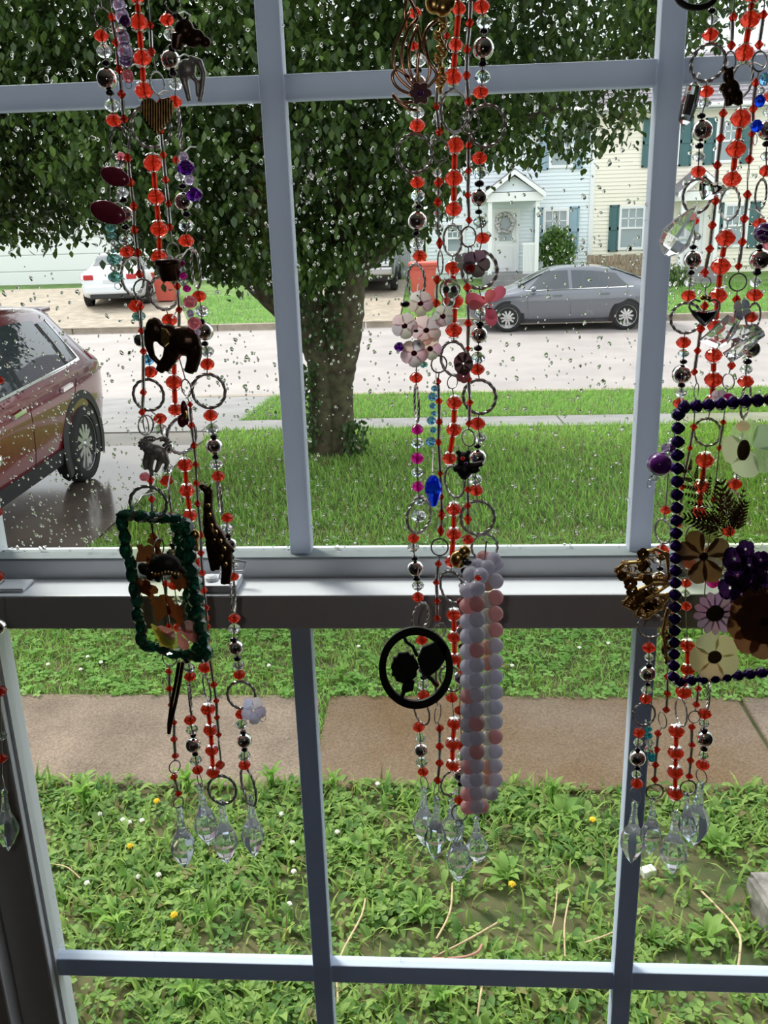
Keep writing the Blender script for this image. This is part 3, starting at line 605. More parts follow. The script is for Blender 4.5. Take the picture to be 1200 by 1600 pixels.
suv, SB, SW = car('car', 'red car with chrome window line parked on the wet driveway, its tail to the street', loc, hd, SUV, 'redpaint', (-1.33, 1.31), .355,
    [(-1.24, -1.16, -.30, -.28, (1.055, -.03), (1.50, -.06, -.06)), (-.22, -.20, .66, .46, (1.055, -.03), (1.50, -.06, -.06)), (-1.52, -1.44, -1.30, -1.22, (1.07, -.03), (1.45, -.06, -.04))],
    {'side': [('belt_trim', 'chrome', [(-1.55, 1.09), (-1.2, 1.072), (-.3, 1.045), (.66, 1.015), (.66, 1.038), (-.3, 1.068), (-1.2, 1.094), (-1.52, 1.112)], .012), ('belt_trim', 'chrome', [(-1.56, 1.10), (-1.53, 1.10), (-1.435, 1.46), (-1.46, 1.47)], .012), ('window_surround', 'plastic', [(-1.29, 1.09), (-1.22, 1.09), (-1.14, 1.46), (-1.2, 1.46)], .009), ('window_surround', 'plastic', [(-.30, 1.065), (-.22, 1.065), (-.2, 1.5), (-.28, 1.5)], .009),
              ('door_handle', 'chrome', [(-1.13, .915), (-.90, .905), (-.90, .938), (-1.13, .95)], .035), ('door_handle', 'chrome', [(-.12, .895), (.1, .885), (.1, .918), (-.12, .93)], .035), ('tail_lamp', 'lamp', [(-2.12, 1.0), (-1.86, 1.06), (-1.84, 1.14), (-2.0, 1.17), (-2.1, 1.13)], .012),
              ('door_seam', 'dark', [(-.275, .42), (-.265, .42), (-.265, 1.04), (-.275, 1.04)], .002), ('door_seam', 'dark', [(-1.02, .55), (-1.01, .55), (-1.3, .95), (-1.29, 1.06), (-1.3, 1.06), (-1.31, .95)], .002), ('sill_cladding', 'plastic', [(-.98, .28), (.98, .28), (.96, .42), (-.96, .42)], .02)],
     'top': [('rear_window', 'carglass', -2.03, -1.78, .92, .012), ('windshield', 'carglass', .62, 1.22, .94, .012)],
     'box': [('rear_bumper', 'plastic', (-2.26, -.74, .36), (-2.06, .74, .62), .05), ('roof_spoiler', 'redpaint', (-1.92, -.54, 1.5), (-1.66, .54, 1.545), .015)]}, cladding=True, spokes=6)
# --- gray sedan at the far kerb
SED = [(-2.30, .45, .86, .93, .66, .70, .60), (-2.18, .34, .92, 1.02, .80, .83, .64), (-1.9, .27, .93, 1.09, .86, .885, .60), (-1.5, .23, .925, 1.22, .88, .90, .56), (-1.1, .21, .915, 1.36, .885, .905, .56), (-.5, .20, .90, 1.44, .885, .905, .58), (.1, .20, .89, 1.43, .885, .905, .59), (.6, .20, .88, 1.28, .885, .905, .58), (1.0, .21, .87, 1.08, .885, .90, .62), (1.25, .22, .86, .97, .88, .895, .68), (1.8, .25, .77, .86, .85, .86, .66), (2.15, .30, .66, .72, .74, .76, .55), (2.3, .38, .54, .58, .55, .56, .4)]
w1, w2 = GP(794, 517), GP(976, 516); mid = (w1 + w2) / 2; hd = math.radians(180)
sed, SB2, SW2 = car('car', 'gray sedan parked at the far kerb, seen side on', Vector((mid.x, mid.y + .80, -.38)), hd, SED, 'graypaint', (-1.36, 1.36), .33,
    [(-1.42, -1.12, -.12, -.10, (.945, -.02), (1.355, .0, -.07)), (-.04, -.02, .92, .5, (.945, -.02), (1.355, .0, -.07))],
    {'side': [('window_trim', 'chrome', [(-1.5, .965), (.95, .918), (.95, .938), (-1.5, .985)], .010), ('door_handle', 'graypaint', [(-.95, .82), (-.74, .815), (-.74, .845), (-.95, .85)], .03), ('door_handle', 'graypaint', [(.12, .80), (.32, .795), (.32, .825), (.12, .83)], .03), ('door_seam', 'dark', [(-.085, .3), (-.075, .3), (-.075, .93), (-.085, .93)], .002), ('door_seam', 'dark', [(.88, .4), (.89, .4), (.93, .9), (.92, .9)], .002), ('head_lamp', 'headlamp', [(1.75, .66), (2.16, .58), (2.1, .68), (1.72, .76)], .008), ('tail_lamp', 'lamp', [(-2.2, .8), (-1.85, .84), (-1.9, .92), (-2.18, .92)], .008), ('sill', 'plastic', [(-.98, .2), (.98, .2), (.97, .27), (-.97, .27)], .012)],
     'top': [('windshield', 'carglass', .38, 1.12, .95, .012), ('rear_window', 'carglass', -1.75, -1.02, .93, .012)]}, spokes=5)
for s in (1, -1):
    b = MB(); b.ball((.78, s * 1.0, .98), (.07, .10, .065), 12, 8); b.v = [tuple(SB2 @ Vector(p)) for p in b.v]; b.build('side_mirror', 'graypaint', sed)
# --- white car, tail towards us, on a driveway across the street
wp = GP(158, 487); WHT = [(x, a, b + .04, c + .05, d, e, f) for x, a, b, c, d, e, f in SED]
hd = math.radians(90 + 9)
wht, SB3, SW3 = car('car', 'white sedan seen from behind on a driveway across the street', Vector((wp.x, wp.y + 2.3, gz(wp.y + 1.3) - .02)), hd, WHT, 'whitepaint', (-1.36, 1.36), .33,
    [(-1.42, -1.12, -.12, -.10, (.985, -.02), (1.395, .0, -.07)), (-.04, -.02, .92, .5, (.985, -.02), (1.395, .0, -.07))],
    {'side': [('tail_lamp', 'lamp', [(-2.24, .80), (-2.0, .84), (-2.0, .96), (-2.22, .97)], .02)],
     'top': [('rear_window', 'carglass', -1.80, -1.02, .93, .012), ('windshield', 'carglass', .38, 1.12, .95, .012)],
     'box': [('tail_lamp', 'lamp', (-2.33, .46, .80), (-2.1, .74, .95), .03), ('tail_lamp', 'lamp', (-2.33, -.74, .80), (-2.1, -.46, .95), .03), ('rear_bumper', 'whitepaint', (-2.36, -.72, .40), (-2.1, .72, .66), .06), ('bumper_skirt', 'plastic', (-2.34, -.6, .27), (-2.1, .6, .41), .03), ('plate_recess', 'headlamp', (-2.32, -.2, .70), (-2.2, .2, .80), .01)]})
# --- dark car half hidden by the tree trunk
tp = GP(575, 463); hd = math.radians(-90)
drk, SB4, SW4 = car('car', 'dark car facing the street, half hidden behind the tree trunk', Vector((tp.x - .1, tp.y + 2.2, gz(tp.y + 1.6) - .02)), hd, SUV, 'darkpaint', (-1.33, 1.31), .355,
    [(-1.24, -1.16, -.30, -.28, (1.055, -.03), (1.50, -.06, -.06)), (-.22, -.20, .66, .46, (1.055, -.03), (1.50, -.06, -.06))],
    {'top': [('windshield', 'carglass', .62, 1.22, .94, .012)], 'box': [('front_bumper', 'alloy', (2.08, -.84, .5), (2.30, .84, .72), .05), ('grille', 'plastic', (2.0, -.45, .72), (2.25, .45, .9), .03), ('head_lamp', 'headlamp', (2.0, .5, .74), (2.2, .76, .88), .03), ('head_lamp', 'headlamp', (2.0, -.76, .74), (2.2, -.5, .88), .03)]})

# ================================================================== TREE
TY = 8.9
tree = thing('tree', 'leafy tree with a twin ivy covered trunk growing on the front lawn', 'tree', (-1.13, TY, 0))
def T(px, py, dy=0): return U(px, py, TY + dy)
tr = MB()
base_z = T(518, 712).z
def tw(px, py, w): return w / 2 * mpp(px, py, TY)
trunk = [[(502, 745, 46), (503, 700, 44), (504, 660, 40), (503, 610, 38), (500, 565, 40), (492, 540, 44), (470, 510, 46), (440, 478, 40), (408, 448, 38), (370, 412, 34), (320, 360, 30), (260, 290, 24), (180, 200, 16)],
         [(536, 745, 50), (534, 700, 42), (533, 650, 40), (530, 600, 44), (532, 560, 54), (536, 520, 62), (538, 470, 64), (542, 420, 60), (545, 360, 54), (548, 280, 46), (555, 180, 38), (560, 60, 30), (565, -120, 22), (570, -300, 14)],
         [(543, 430, 34), (600, 380, 30), (660, 320, 24), (720, 250, 18), (800, 190, 12), (880, 170, 7)],
         [(505, 570, 30), (490, 500, 40), (480, 440, 44), (465, 380, 40), (450, 300, 34), (430, 180, 26), (400, 40, 18), (380, -100, 12)],
         [(548, 300, 24), (620, 200, 20), (720, 100, 15), (840, 20, 10), (920, -60, 6)]]
for i, st in enumerate(trunk):
    n = len(st); pts = []; rs = []
    for k, (px, py, w) in enumerate(st):
        pts.append(T(px, py, (.0, .05, -.5, .2, .9)[i] * min(1, k / 5))); rs.append(tw(px, py, w))
    pp = []; rr = []                                             # more rings, uneven bark
    for k in range(n - 1):
        for j in range(5): q = j / 5; pp.append(pts[k].lerp(pts[k + 1], q)); rr.append((rs[k] * (1 - q) + rs[k + 1] * q) * RNG.uniform(.96, 1.05))
    b = MB(); b.tube(pp + [pts[-1]], rr + [rs[-1]], 14); b.build('trunk' if i < 2 else 'branch', 'bark', tree)
# crown: leaves on short sprays inside the crown's volume
def crown_bottom(x):                                             # lowest leaves, traced as heights across the crown
    P = [(-6.2, 3.0), (-5.0, 2.3), (-4.4, 2.2), (-4.0, 2.17), (-3.7, 2.19), (-3.25, 2.33), (-2.98, 2.14), (-2.58, 1.93), (-2.1, 1.79), (-1.7, 1.77), (-1.3, 1.66), (-.75, 1.83), (-.28, 2.08), (.02, 2.4), (.24, 2.72), (.58, 2.78), (.9, 2.66), (1.2, 2.62), (1.45, 2.76), (1.7, 2.98), (1.85, 3.3), (2.15, 3.5), (2.45, 3.68), (2.7, 3.85), (3.2, 4.3), (4.2, 5.4)]
    return float(np.interp(x, [p[0] for p in P], [p[1] for p in P]))
rng2 = np.random.default_rng(3)
NC = 11500; cen = []
while len(cen) < NC:
    x = rng2.uniform(-6.4, 3.6); z = rng2.uniform(1.4, 6.2); e = (x + 1.2) / 5.2
    zb = crown_bottom(x)
    if z < zb + .04 or abs(e) > 1: continue
    th = 2.1 * math.sqrt(max(.02, 1 - e * e)) * min(1, .35 + (z - zb) * .8); y = TY - .1 + rng2.uniform(-1, 1) * th
    nz_ = math.sin(x * 2.6 + 1.3) * math.sin(z * 3.1 + .4) + .6 * math.sin(x * 5.3 + z * 4.1) + .5 * math.sin(y * 3.7 + x * 2)
    keep = 1.0 if nz_ > -.55 else .25
    if x > .75: keep *= .30 if z < 3.3 else .6
    if x > 2.0: keep *= .6
    if x < -3.6 and z < 2.6: keep *= .6
    if z > 4.9: keep *= .7
    if rng2.random() < keep: cen.append((x, y, z))
cen = np.array(cen); per = 17
c = np.repeat(cen, per, 0); n = len(c)
ax = rng2.normal(size=(NC, 3)); ax[:, 2] -= .35; ax /= np.linalg.norm(ax, axis=1)[:, None]; ax = np.repeat(ax, per, 0)
pos = c + ax * rng2.uniform(-.16, .2, (n, 1)) + rng2.normal(size=(n, 3)) * .055
LV = np.array([(0, 0, 0), (.27, .35, .06), (.0, .42, 0), (-.27, .35, .06), (.2, .72, .04), (-.2, .72, .04), (0, 1.0, -.06)]); LF = [(0, 1, 4, 2), (0, 2, 5, 3), (2, 4, 6), (2, 6, 5)]
LV = LV * np.array([1.15, 1, 1])
size = rng2.uniform(.056, .092, n); Rm = rots(rng2.uniform(0, 2 * math.pi, n), rng2.normal(-.9, .75, n), size)
hue = rng2.random(n)[:, None]; sh = np.repeat(rng2.uniform(.55, 1.1, NC) * (1 + .45 * (np.sin(cen[:, 0] * 2.1 + 1) * np.sin(cen[:, 2] * 2.7) > .25)), per)[:, None]  # whole clumps get a lighter leaf colour, painting in sunlit highlights
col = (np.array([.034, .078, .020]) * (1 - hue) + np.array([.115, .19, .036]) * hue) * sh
order = np.argsort(pos[:, 1] + 100 * ((pos[:, 2] > 3.9) | (pos[:, 2] < 1.5)))
lf = order[:290]; rest = order[290:]
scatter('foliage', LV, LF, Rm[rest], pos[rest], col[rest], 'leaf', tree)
leaf_me = []
for k in range(5):
    b = MB(); b.add(LV, LF, True); me = b.mesh('leaf'); me.materials.append(M['leaf']); a = me.color_attributes.new('Col', 'FLOAT_COLOR', 'POINT'); h = k / 4
    a.data.foreach_set('color', np.tile([.05 + .08 * h, .10 + .11 * h, .024 + .02 * h, 1], 7)); leaf_me.append(me)
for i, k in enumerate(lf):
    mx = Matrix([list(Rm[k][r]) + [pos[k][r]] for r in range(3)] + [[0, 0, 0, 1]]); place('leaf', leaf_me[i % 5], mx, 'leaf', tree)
# ivy on the trunk and round its foot
iv = []
for _ in range(1500):
    q = rng2.random(); 
    if q < .45: px, py = rng2.normal(478, 12), rng2.uniform(560, 730)
    elif q < .7: px, py = rng2.normal(556, 10), rng2.uniform(650, 730)
    else: px, py = rng2.uniform(455, 540), rng2.uniform(380, 540)
    p = T(px, py, 0); iv.append((p.x, TY - rng2.uniform(.12, .3), p.z))
iv = np.array(iv); n = len(iv); hue = rng2.random(n)[:, None]
scatter('ivy', LV, LF, rots(rng2.uniform(-.9, .9, n) + math.pi, rng2.normal(-1.5, .4, n), rng2.uniform(.035, .06, n)), iv, np.array([.03, .07, .018]) * (1 - hue) + np.array([.08, .15, .04]) * hue, 'leaf', tree)
# bush in front of the porch, and one by the far fence
def bush(label, px, py, w, h, Y, n, cols):
    p = U(px, py, Y); m_ = mpp(px, py, Y); base = (p.x, Y, gz(Y)); t = thing('bush', label, 'bush', base); zc = p.z; rx, rz = w / 2 * m_, h / 2 * m_
    q = rng2.normal(size=(n, 3)); q /= np.linalg.norm(q, axis=1)[:, None]; q *= rng2.uniform(.45, 1.08, (n, 1)); P = np.array([p.x, Y, zc]) + q * np.array([rx, rx * .8, rz]); hue = rng2.random(n)[:, None]
    scatter('foliage', LV, LF, rots(rng2.uniform(0, 6.28, n), rng2.normal(-.7, .8, n), rng2.uniform(.09, .15, n)), P, np.array(cols[0]) * (1 - hue) + np.array(cols[1]) * hue, 'leaf', t)
    b = MB()
    for k in range(5): a = k * 1.25; b.tube([(p.x, Y, gz(Y) - .02), (p.x + rx * .5 * math.cos(a), Y + rx * .4 * math.sin(a), zc)], [.03, .012], 6)
    b.build('stem', 'bark', t)
bush('round bright green bush beside the white porch', 870, 388, 58, 68, 29.3, 1700, ((.07, .15, .03), (.2, .34, .08)))
bush('low green shrub at the foot of the far porch on the cream house', 1058, 432, 42, 36, 27.8, 500, ((.1, .18, .06), (.25, .36, .12)))

# ================================================================== GRASS AND WEEDS
BL = np.array([(-.065, 0, 0), (.065, 0, 0), (-.06, .12, .38), (.06, .12, .38), (-.038, .38, .70), (.038, .38, .70), (0, .75, .85)]); BF = [(0, 1, 3, 2), (2, 3, 5, 4), (4, 5, 6)]
CV = [(0, 0, .0), (0, 0, .7)]; CFc = []
CV = [(-.02, 0, 0), (.02, 0, 0), (0, 0, .8)]; CFc = [(0, 1, 2)]
for k in range(3):                                               # clover: three rounded leaflets on a stalk
    a = k * 2.094; u = np.array([math.cos(a), math.sin(a), 0]); v = np.array([-math.sin(a), math.cos(a), 0]); o_ = np.array([0, 0, .8]); i = len(CV)
    for p in (o_, o_ + u * .22 - v * .2 + [0, 0, .06], o_ + u * .48 - v * .2 + [0, 0, .07], o_ + u * .55, o_ + u * .48 + v * .2 + [0, 0, .07], o_ + u * .22 + v * .2 + [0, 0, .06]): CV.append(tuple(p))
    CFc += [(i, i + 1, i + 2, i + 3), (i, i + 3, i + 4, i + 5)]
BV = np.array([(0, 0, 0), (-.1, .22, .22), (.1, .22, .22), (0, .24, .17), (-.19, .55, .36), (.19, .55, .36), (0, .57, .31), (-.13, .84, .34), (.13, .84, .34), (0, .86, .3), (0, 1.05, .2)])
BVF = [(0, 3, 1), (0, 2, 3), (1, 3, 6, 4), (3, 2, 5, 6), (4, 6, 9, 7), (6, 5, 8, 9), (7, 9, 10), (9, 8, 10)]
rg = np.random.default_rng(11)
def cols(n, a, b, dry=.06):
    h = rg.random(n)[:, None]; c = np.array(a) * (1 - h) + np.array(b) * h; d = rg.random(n) < dry; c[d] = np.array([.34, .26, .10]) * rg.uniform(.7, 1.2, (d.sum(), 1)); c[:, 0] *= .84; return c
def region(n, x0, x1, y0, y1, ok=lambda x, y: np.ones_like(x, bool), clump=0):
    x = rg.uniform(x0, x1, n); y = rg.uniform(y0, y1, n)
    if clump: k = np.sin(x * 5.1 + 1) * np.sin(y * 6.3 + x * 2) + .5 * np.sin(x * 13 + y * 9); m = (k > clump) | (rg.random(n) < .35); x, y = x[m], y[m]
    m = ok(x, y); x, y = x[m], y[m]; return np.stack([x, y, np.interp(y, [-5, 9.2, 13.2, 13.45, 22.9, 24.2, 30.5, 80], [0, 0, -.27, -.28, -.25, -.2, .28, .4]) - .004], 1)
GA, GB_ = (.20, .38, .055), (.50, .66, .16)
def blades(name, P, s0, s1, a=GA, b=GB_, dry=.05):
    n = len(P); scatter(name, BL, BF, rots(rg.uniform(0, 6.28, n), rg.normal(0, .28, n), rg.uniform(s0, s1, n)), P, cols(n, a, b, dry), 'grass')
bare = lambda x, y: ~((x > 1.03) & (x < 1.5) & (y > 2.2) & (y < 2.85)) & ~(((x - .78) ** 2 / .12 + (y - 2.62) ** 2 / .05 < 1) | ((x - .25) ** 2 / .05 + (y - 2.45) ** 2 / .025 < 1) | ((x - .95) ** 2 / .09 + (y - 2.28) ** 2 / .012 < 1) | ((x + .1) ** 2 / .02 + (y - 2.3) ** 2 / .02 < 1)) | (rg.random(len(x)) < .2)
P = region(11500, -2.4, 2.0, 1.45, 3.2, bare, -.2); n = len(P)
scatter('clover_weeds', np.array(CV), CFc, rots(rg.uniform(0, 6.28, n), rg.normal(0, .3, n), rg.uniform(.02, .052, n)), P, cols(n, (.12, .24, .05), (.42, .53, .13), .06), 'grass')
P = region(9500, -2.4, 2.0, 1.45, 3.2, bare, -.1); n = len(P)
scatter('broadleaf_weeds', BV, BVF, rots(rg.uniform(0, 6.28, n), rg.normal(.25, .35, n), rg.uniform(.03, .085, n)), P, cols(n, (.12, .25, .05), (.48, .58, .15), .06), 'grass')
blades('grass_blades', region(17000, -2.4, 2.0, 1.45, 3.2, bare, -.4), .03, .10, (.15, .28, .04), (.55, .64, .16), dry=.10)
nodrive = lambda x, y: (x > -2.6 + .05 * np.sin(y * 7))
blades('lawn_grass', region(56000, -2.65, 3.2, 3.9, 6.4, nodrive), .03, .06, (.22, .40, .06), (.58, .70, .18), .08)
blades('lawn_grass', region(52000, -2.65, 4.6, 6.4, 10.1, lambda x, y: nodrive(x, y) & ((x + 1.13) ** 2 + (y - 8.9) ** 2 > .12)), .04, .095, (.17, .33, .05), (.48, .64, .14), .05)
P = region(9000, -2.6, 3.2, 3.9, 6.2, nodrive, -.2); n = len(P)
scatter('clover_weeds', np.array(CV), CFc, rots(rg.uniform(0, 6.28, n), rg.normal(0, .3, n), rg.uniform(.03, .055, n)), P, cols(n, (.2, .38, .07), (.42, .62, .15), .04), 'grass')
blades('verge_grass', region(34000, -2.55, 7.0, 10.85, 13.3), .04, .09, (.15, .32, .05), (.42, .6, .13), .04)
blades('far_grass', region(26000, -14, 12, 23.05, 27.9, lambda x, y: ~(((x > .2) & (x < 5.4) & (y < 23.4))) & ~(((x > -12.9 - (y - 22.9) * .3) & (x < -6.3 - (y - 22.9) * .35)) | ((x > -3.5 - (y - 22.9) * .1) & (x < -1.0)))), .06, .15, (.16, .33, .06), (.42, .6, .15), .02)
blades('joint_grass', region(240, -.615, -.565, 3.17, 3.93), .03, .06)
# weeds that stand out singly
def rosette(label, px, py, size, n, up=.5, strap=False, group=None):
    p = G(px, py); t = thing('weed_rosette', label, 'weed', (p.x, p.y, -.004), group); hue = rg.random()
    for k in range(n):
        a = 2 * math.pi * k / n + rg.uniform(-.25, .25); s = size * rg.uniform(.75, 1.1); tilt = rg.uniform(up - .2, up + .2)
        V = BV.copy(); 
        if strap: V[:, 0] *= .42; V[:, 2] *= 1.5
        Rm = rots(np.array([a]), np.array([tilt]), [s])[0]; b = MB(); b.add([tuple(Rm @ v + np.array([p.x, p.y, -.002])) for v in V], BVF, True)
        o = b.build('weed_leaf', 'grass', t, fix=False); h = rg.random(); paint(o, [.17 + .2 * h, .36 + .22 * h, .06 + .08 * h])
rosette('tall tuft of strap leaves at the path edge, lower left pane', 138, 1272, .17, 11, .75, True)
rosette('leafy strap tuft at the near path edge, left of the crystal drops', 295, 1245, .13, 9, .7, True)
rosette('leafy tuft at the path edge just right of the left crystal drops', 425, 1238, .13, 9, .7, True)
rosette('broad leaved weed at the path edge between middle and right bead bundles', 880, 1282, .10, 8, .35)
rosette('upright leafy tuft at the path edge above the broad leaved weed', 862, 1258, .12, 9, .85, True)
rosette('flat dandelion rosette low in the lower left pane', 180, 1448, .11, 10, .3, True)
rosette('flat dandelion rosette in the middle of the lower left pane', 330, 1440, .10, 9, .3, True)
rosette('coarse leafy weed beside the path joint on the far side', 535, 1072, .13, 10, .7, True)
rosette('large leafed weed right of the middle crystal drops', 790, 1375, .10, 7, .4)
rosette('jagged weed rosette under the middle crystal drops', 655, 1440, .10, 9, .45, True)
rosette('leafy weed rosette right of the right crystal drops', 1120, 1330, .09, 8, .5)
rosette('broad weed in front of the gray block', 1105, 1470, .09, 8, .45)
rosette('strap leaved tuft at the bottom edge of the lower left pane', 300, 1570, .11, 10, .6, True)
rosette('tuft of long leaves at the bottom edge under the middle pane', 690, 1580, .10, 9, .6, True)
rosette('pale leaved weed beside the grille bar, middle pane', 560, 1330, .10, 8, .45)
rosette('strap tuft at path edge below the stained slab', 520, 1240, .11, 8, .8, True)
def flower(nm, label, cat, px, py, h, m, r, grp):
    p = G(px, py, h); t = thing(nm, label, cat, (p.x, p.y, 0), grp); MB().tube([(p.x + .01, p.y + .01, 0), (p.x + .004, p.y, h * .6), (p.x, p.y, h)], .0022, 5).build('stem', 'twig', t)
    b = MB()
    for k in range(16): a = k * 2.4; q = k / 16; b.ball((p.x + r * .8 * math.sqrt(q) * math.cos(a), p.y + r * .8 * math.sqrt(q) * math.sin(a), h + r * .5 * (1 - q)), r * .36, 5, 4)
    b.build('flower_head', m, t)
for px, py, w in ((245, 1252, 'yellow dandelion at the path edge, nearest the crystal drops'), (204, 1322, 'yellow dandelion in the middle of the lower left pane'), (72, 1352, 'drooping yellow dandelion beside the dark jamb'), (272, 1430, 'yellow dandelion lowest in the lower left pane'), (926, 1281, 'yellow dandelion by the broad leaved weed at the path edge'), (800, 1382, 'yellow dandelion in the weeds right of the middle crystal drops')): flower('dandelion', w, 'flower', px, py, .05, 'yellow', .014, 'yellow dandelions below the window')
for px, py, w in ((156, 1272, 'white clover head beside the tall strap tuft'), (192, 1281, 'white clover head, first of three in a row right of the strap tuft'), (202, 1285, 'white clover head, second of three in a row right of the strap tuft'), (222, 1282, 'white clover head, third of three in a row right of the strap tuft'), (248, 1367, 'white clover head left of the tallest crystal drop'), (136, 1380, 'white clover head near the dark jamb'), (440, 1272, 'white clover head right of the violet flower strand, by the grille bar'), (457, 1317, 'white clover head against the centre grille bar, upper one'), (459, 1362, 'white clover head against the centre grille bar, middle one'), (452, 1413, 'white clover head against the centre grille bar, lowest one'), (527, 1300, 'white clover head just right of the centre grille bar'), (217, 1370, 'white clover head beside another, mid lower left pane'), (590, 1225, 'white clover head at the edge of the stained slab'), (75, 1038, 'white clover head on the far lawn, nearest the jamb'), (137, 1026, 'white clover head on the far lawn, topmost of a close trio'), (158, 1035, 'white clover head on the far lawn, rightmost of a close trio'), (126, 1046, 'white clover head on the far lawn, lowest of a close trio'), (905, 1012, 'white clover head on the lawn left of the right grille bar, upper one'), (800, 1040, 'white clover head on the lawn beside the pearl edged panel'), (950, 1005, 'white clover head on the lawn touching the right grille bar'), (620, 1030, 'white clover head seen inside the round black ornament'), (420, 1040, 'white clover head on the lawn right of the left bead bundle'), (560, 1010, 'white clover head on the lawn left of the round black ornament')): flower('clover_flower', w, 'flower', px, py, .045, 'white', .011, 'white clover heads in the lawn')
def stem(label, pts, r=.0035, m='twig', z=.06):
    p0 = G(pts[0][0], pts[0][1], .0); t = thing('dry_stem', label, 'dry stem', p0); n = len(pts); b = MB(); Q = []
    P = [G(px, py, .004 + z * math.sin(math.pi * (k + .3) / (n + .2))) for k, (px, py) in enumerate(pts)]
    for k in range(n - 1):
        for j in range(4):
            q = j / 4; a, b_, c, d = P[max(k - 1, 0)], P[k], P[k + 1], P[min(k + 2, n - 1)]
            Q.append(.5 * ((2 * b_) + (c - a) * q + (2 * a - 5 * b_ + 4 * c - d) * q * q + (3 * b_ - a - 3 * c + d) * q ** 3))
    b.tube(Q + [P[-1]], r, 6); b.build('stalk', m, t)
stem('dry bent stalk under the middle crystal drops', [(707, 1380), (703, 1425), (682, 1467)])
stem('long pale stalk slanting over the weeds, middle pane', [(675, 1497), (728, 1470), (777, 1442)])
stem('reddish stalk lying low in the middle pane', [(668, 1498), (720, 1496), (745, 1488), (753, 1476)], .004, 'redstem')
stem('thin upright straw left of the twin straws, middle pane', [(872, 1375), (867, 1430), (862, 1450)], .0025)
stem('thin upright straw, rightmost in the middle pane', [(890, 1400), (882, 1445), (883, 1495)], .003)
stem('short straw against the right grille bar', [(905, 1476), (935, 1466), (962, 1455)], .003)
stem('long curving straw in the right pane', [(1085, 1382), (1130, 1427), (1155, 1460), (1156, 1490), (1152, 1520)], .004)
stem('long straight straw right of the centre grille bar', [(572, 1390), (565, 1430), (530, 1500), (528, 1566)], .0035)
stem('straw at the bottom edge under the middle drops', [(745, 1600), (750, 1560), (756, 1525)], .0035)
stem('arched pale stalk by the dandelion at the far end of the lower left pane', [(82, 1350), (105, 1355), (125, 1372)], .0025)
def rock(nm, label, cat, px, py, w, d, h, m, rotz=0):
    p = G(px, py); t = bmesh.new(); bmesh.ops.create_cube(t, size=1); bmesh.ops.bevel(t, geom=list(t.edges), offset=.06, segments=2, affect='EDGES'); bmesh.ops.subdivide_edges(t, edges=list(t.edges), cuts=2, use_grid_fill=True)
    for v in t.verts: v.co += Vector(RNG.uniform(-.012, .012, 3)); v.co = Matrix.Rotation(rotz, 3, 'Z') @ Vector((v.co.x * w, v.co.y * d, (v.co.z + .47) * h)) + Vector((p.x, p.y, 0))
    me = bpy.data.meshes.new(nm); t.to_mesh(me); t.free(); me.materials.append(M[m]); o = bpy.data.objects.new(nm, me); COL.objects.link(o); return tag(o, label, cat)
rock('concrete_block', 'rough gray concrete block at the far right in the weeds', 'block', 1262, 1452, .30, .30, .12, 'block', .12)
rock('stone', 'small pale stone on bare soil below the right crystal drops', 'stone', 1012, 1367, .05, .035, .03, 'white', .4)

# ================================================================== BEAD STRANDS (pixel lists: letter, x, y, radius or radii)
SY = .74
def unit(nm, fn):
    b = MB(); fn(b); me = b.mesh(nm); t = bmesh.new(); t.from_mesh(me); bmesh.ops.recalc_face_normals(t, faces=t.faces); t.to_mesh(me); t.free(); return me
def cut(b, n=8, k=.82):                                          # faceted rondelle
    b.lathe([(.0, k), (.42, k), (.82, k * .55), (1, .0), (.82, -k * .55), (.42, -k), (0, -k)], n, False, twist=.5)
def ropering(b, R=1.0, r=.09, n=48, m=5, tw=14):
    vs = []
    for i in range(n):
        a = 2 * math.pi * i / n
        for k in range(m):
            w = 2 * math.pi * k / m + tw * a / m; rr = r * (1 + .22 * math.cos(2 * w)); vs.append(((R + rr * math.cos(w)) * math.cos(a), rr * math.sin(w), (R + rr * math.cos(w)) * math.sin(a)))
    for i in range(n): 
        for k in range(m): pass
    b.add(vs, [(i * m + k, i * m + (k + 1) % m, ((i + 1) % n) * m + (k + 1) % m, ((i + 1) % n) * m + k) for i in range(n) for k in range(m)], False)
def dropshape(b):                                                # cut crystal icicle, top at z=0, point at z=-1, half width 1 in x
    b.lathe([(.0, 0), (.2, -.012), (.30, -.05), (.24, -.095), (.20, -.115), (.27, -.14), (.25, -.2), (.33, -.28), (.42, -.36), (.40, -.385), (.68, -.47), (.97, -.60), (1.0, -.64), (.9, -.72), (.52, -.86), (.50, -.875), (0, -1)], 8, False)
def capshape(b):                                                 # scalloped filigree bead cap
    vs = [(0, 0, .98)]; n = 24; L = [(.16, .985), (.34, .94), (.52, .86), (.64, .76)]
    for j, (r, z) in enumerate(L):
        for k in range(n): w = 2 * math.pi * k / n; q = 1 if j < 2 else (1 + (.10 if j == 3 else .04) * math.cos(8 * w)); zz = z - (.08 * math.cos(8 * w) if j == 3 else 0); vs.append((1.04 * r * q * math.cos(w), 1.04 * r * q * math.sin(w), 1.04 * zz))
    f = []
    for j in range(3):
        for k in range(n):
            if j == 2 and k % 3 == 1: continue
            if j == 1 and k % 6 == 4: continue
            f.append((1 + j * n + k, 1 + (j + 1) * n + k, 1 + (j + 1) * n + (k + 1) % n, 1 + j * n + (k + 1) % n))
    b.add(vs, f + [(0, 1 + k, 1 + (k + 1) % n) for k in range(n)])
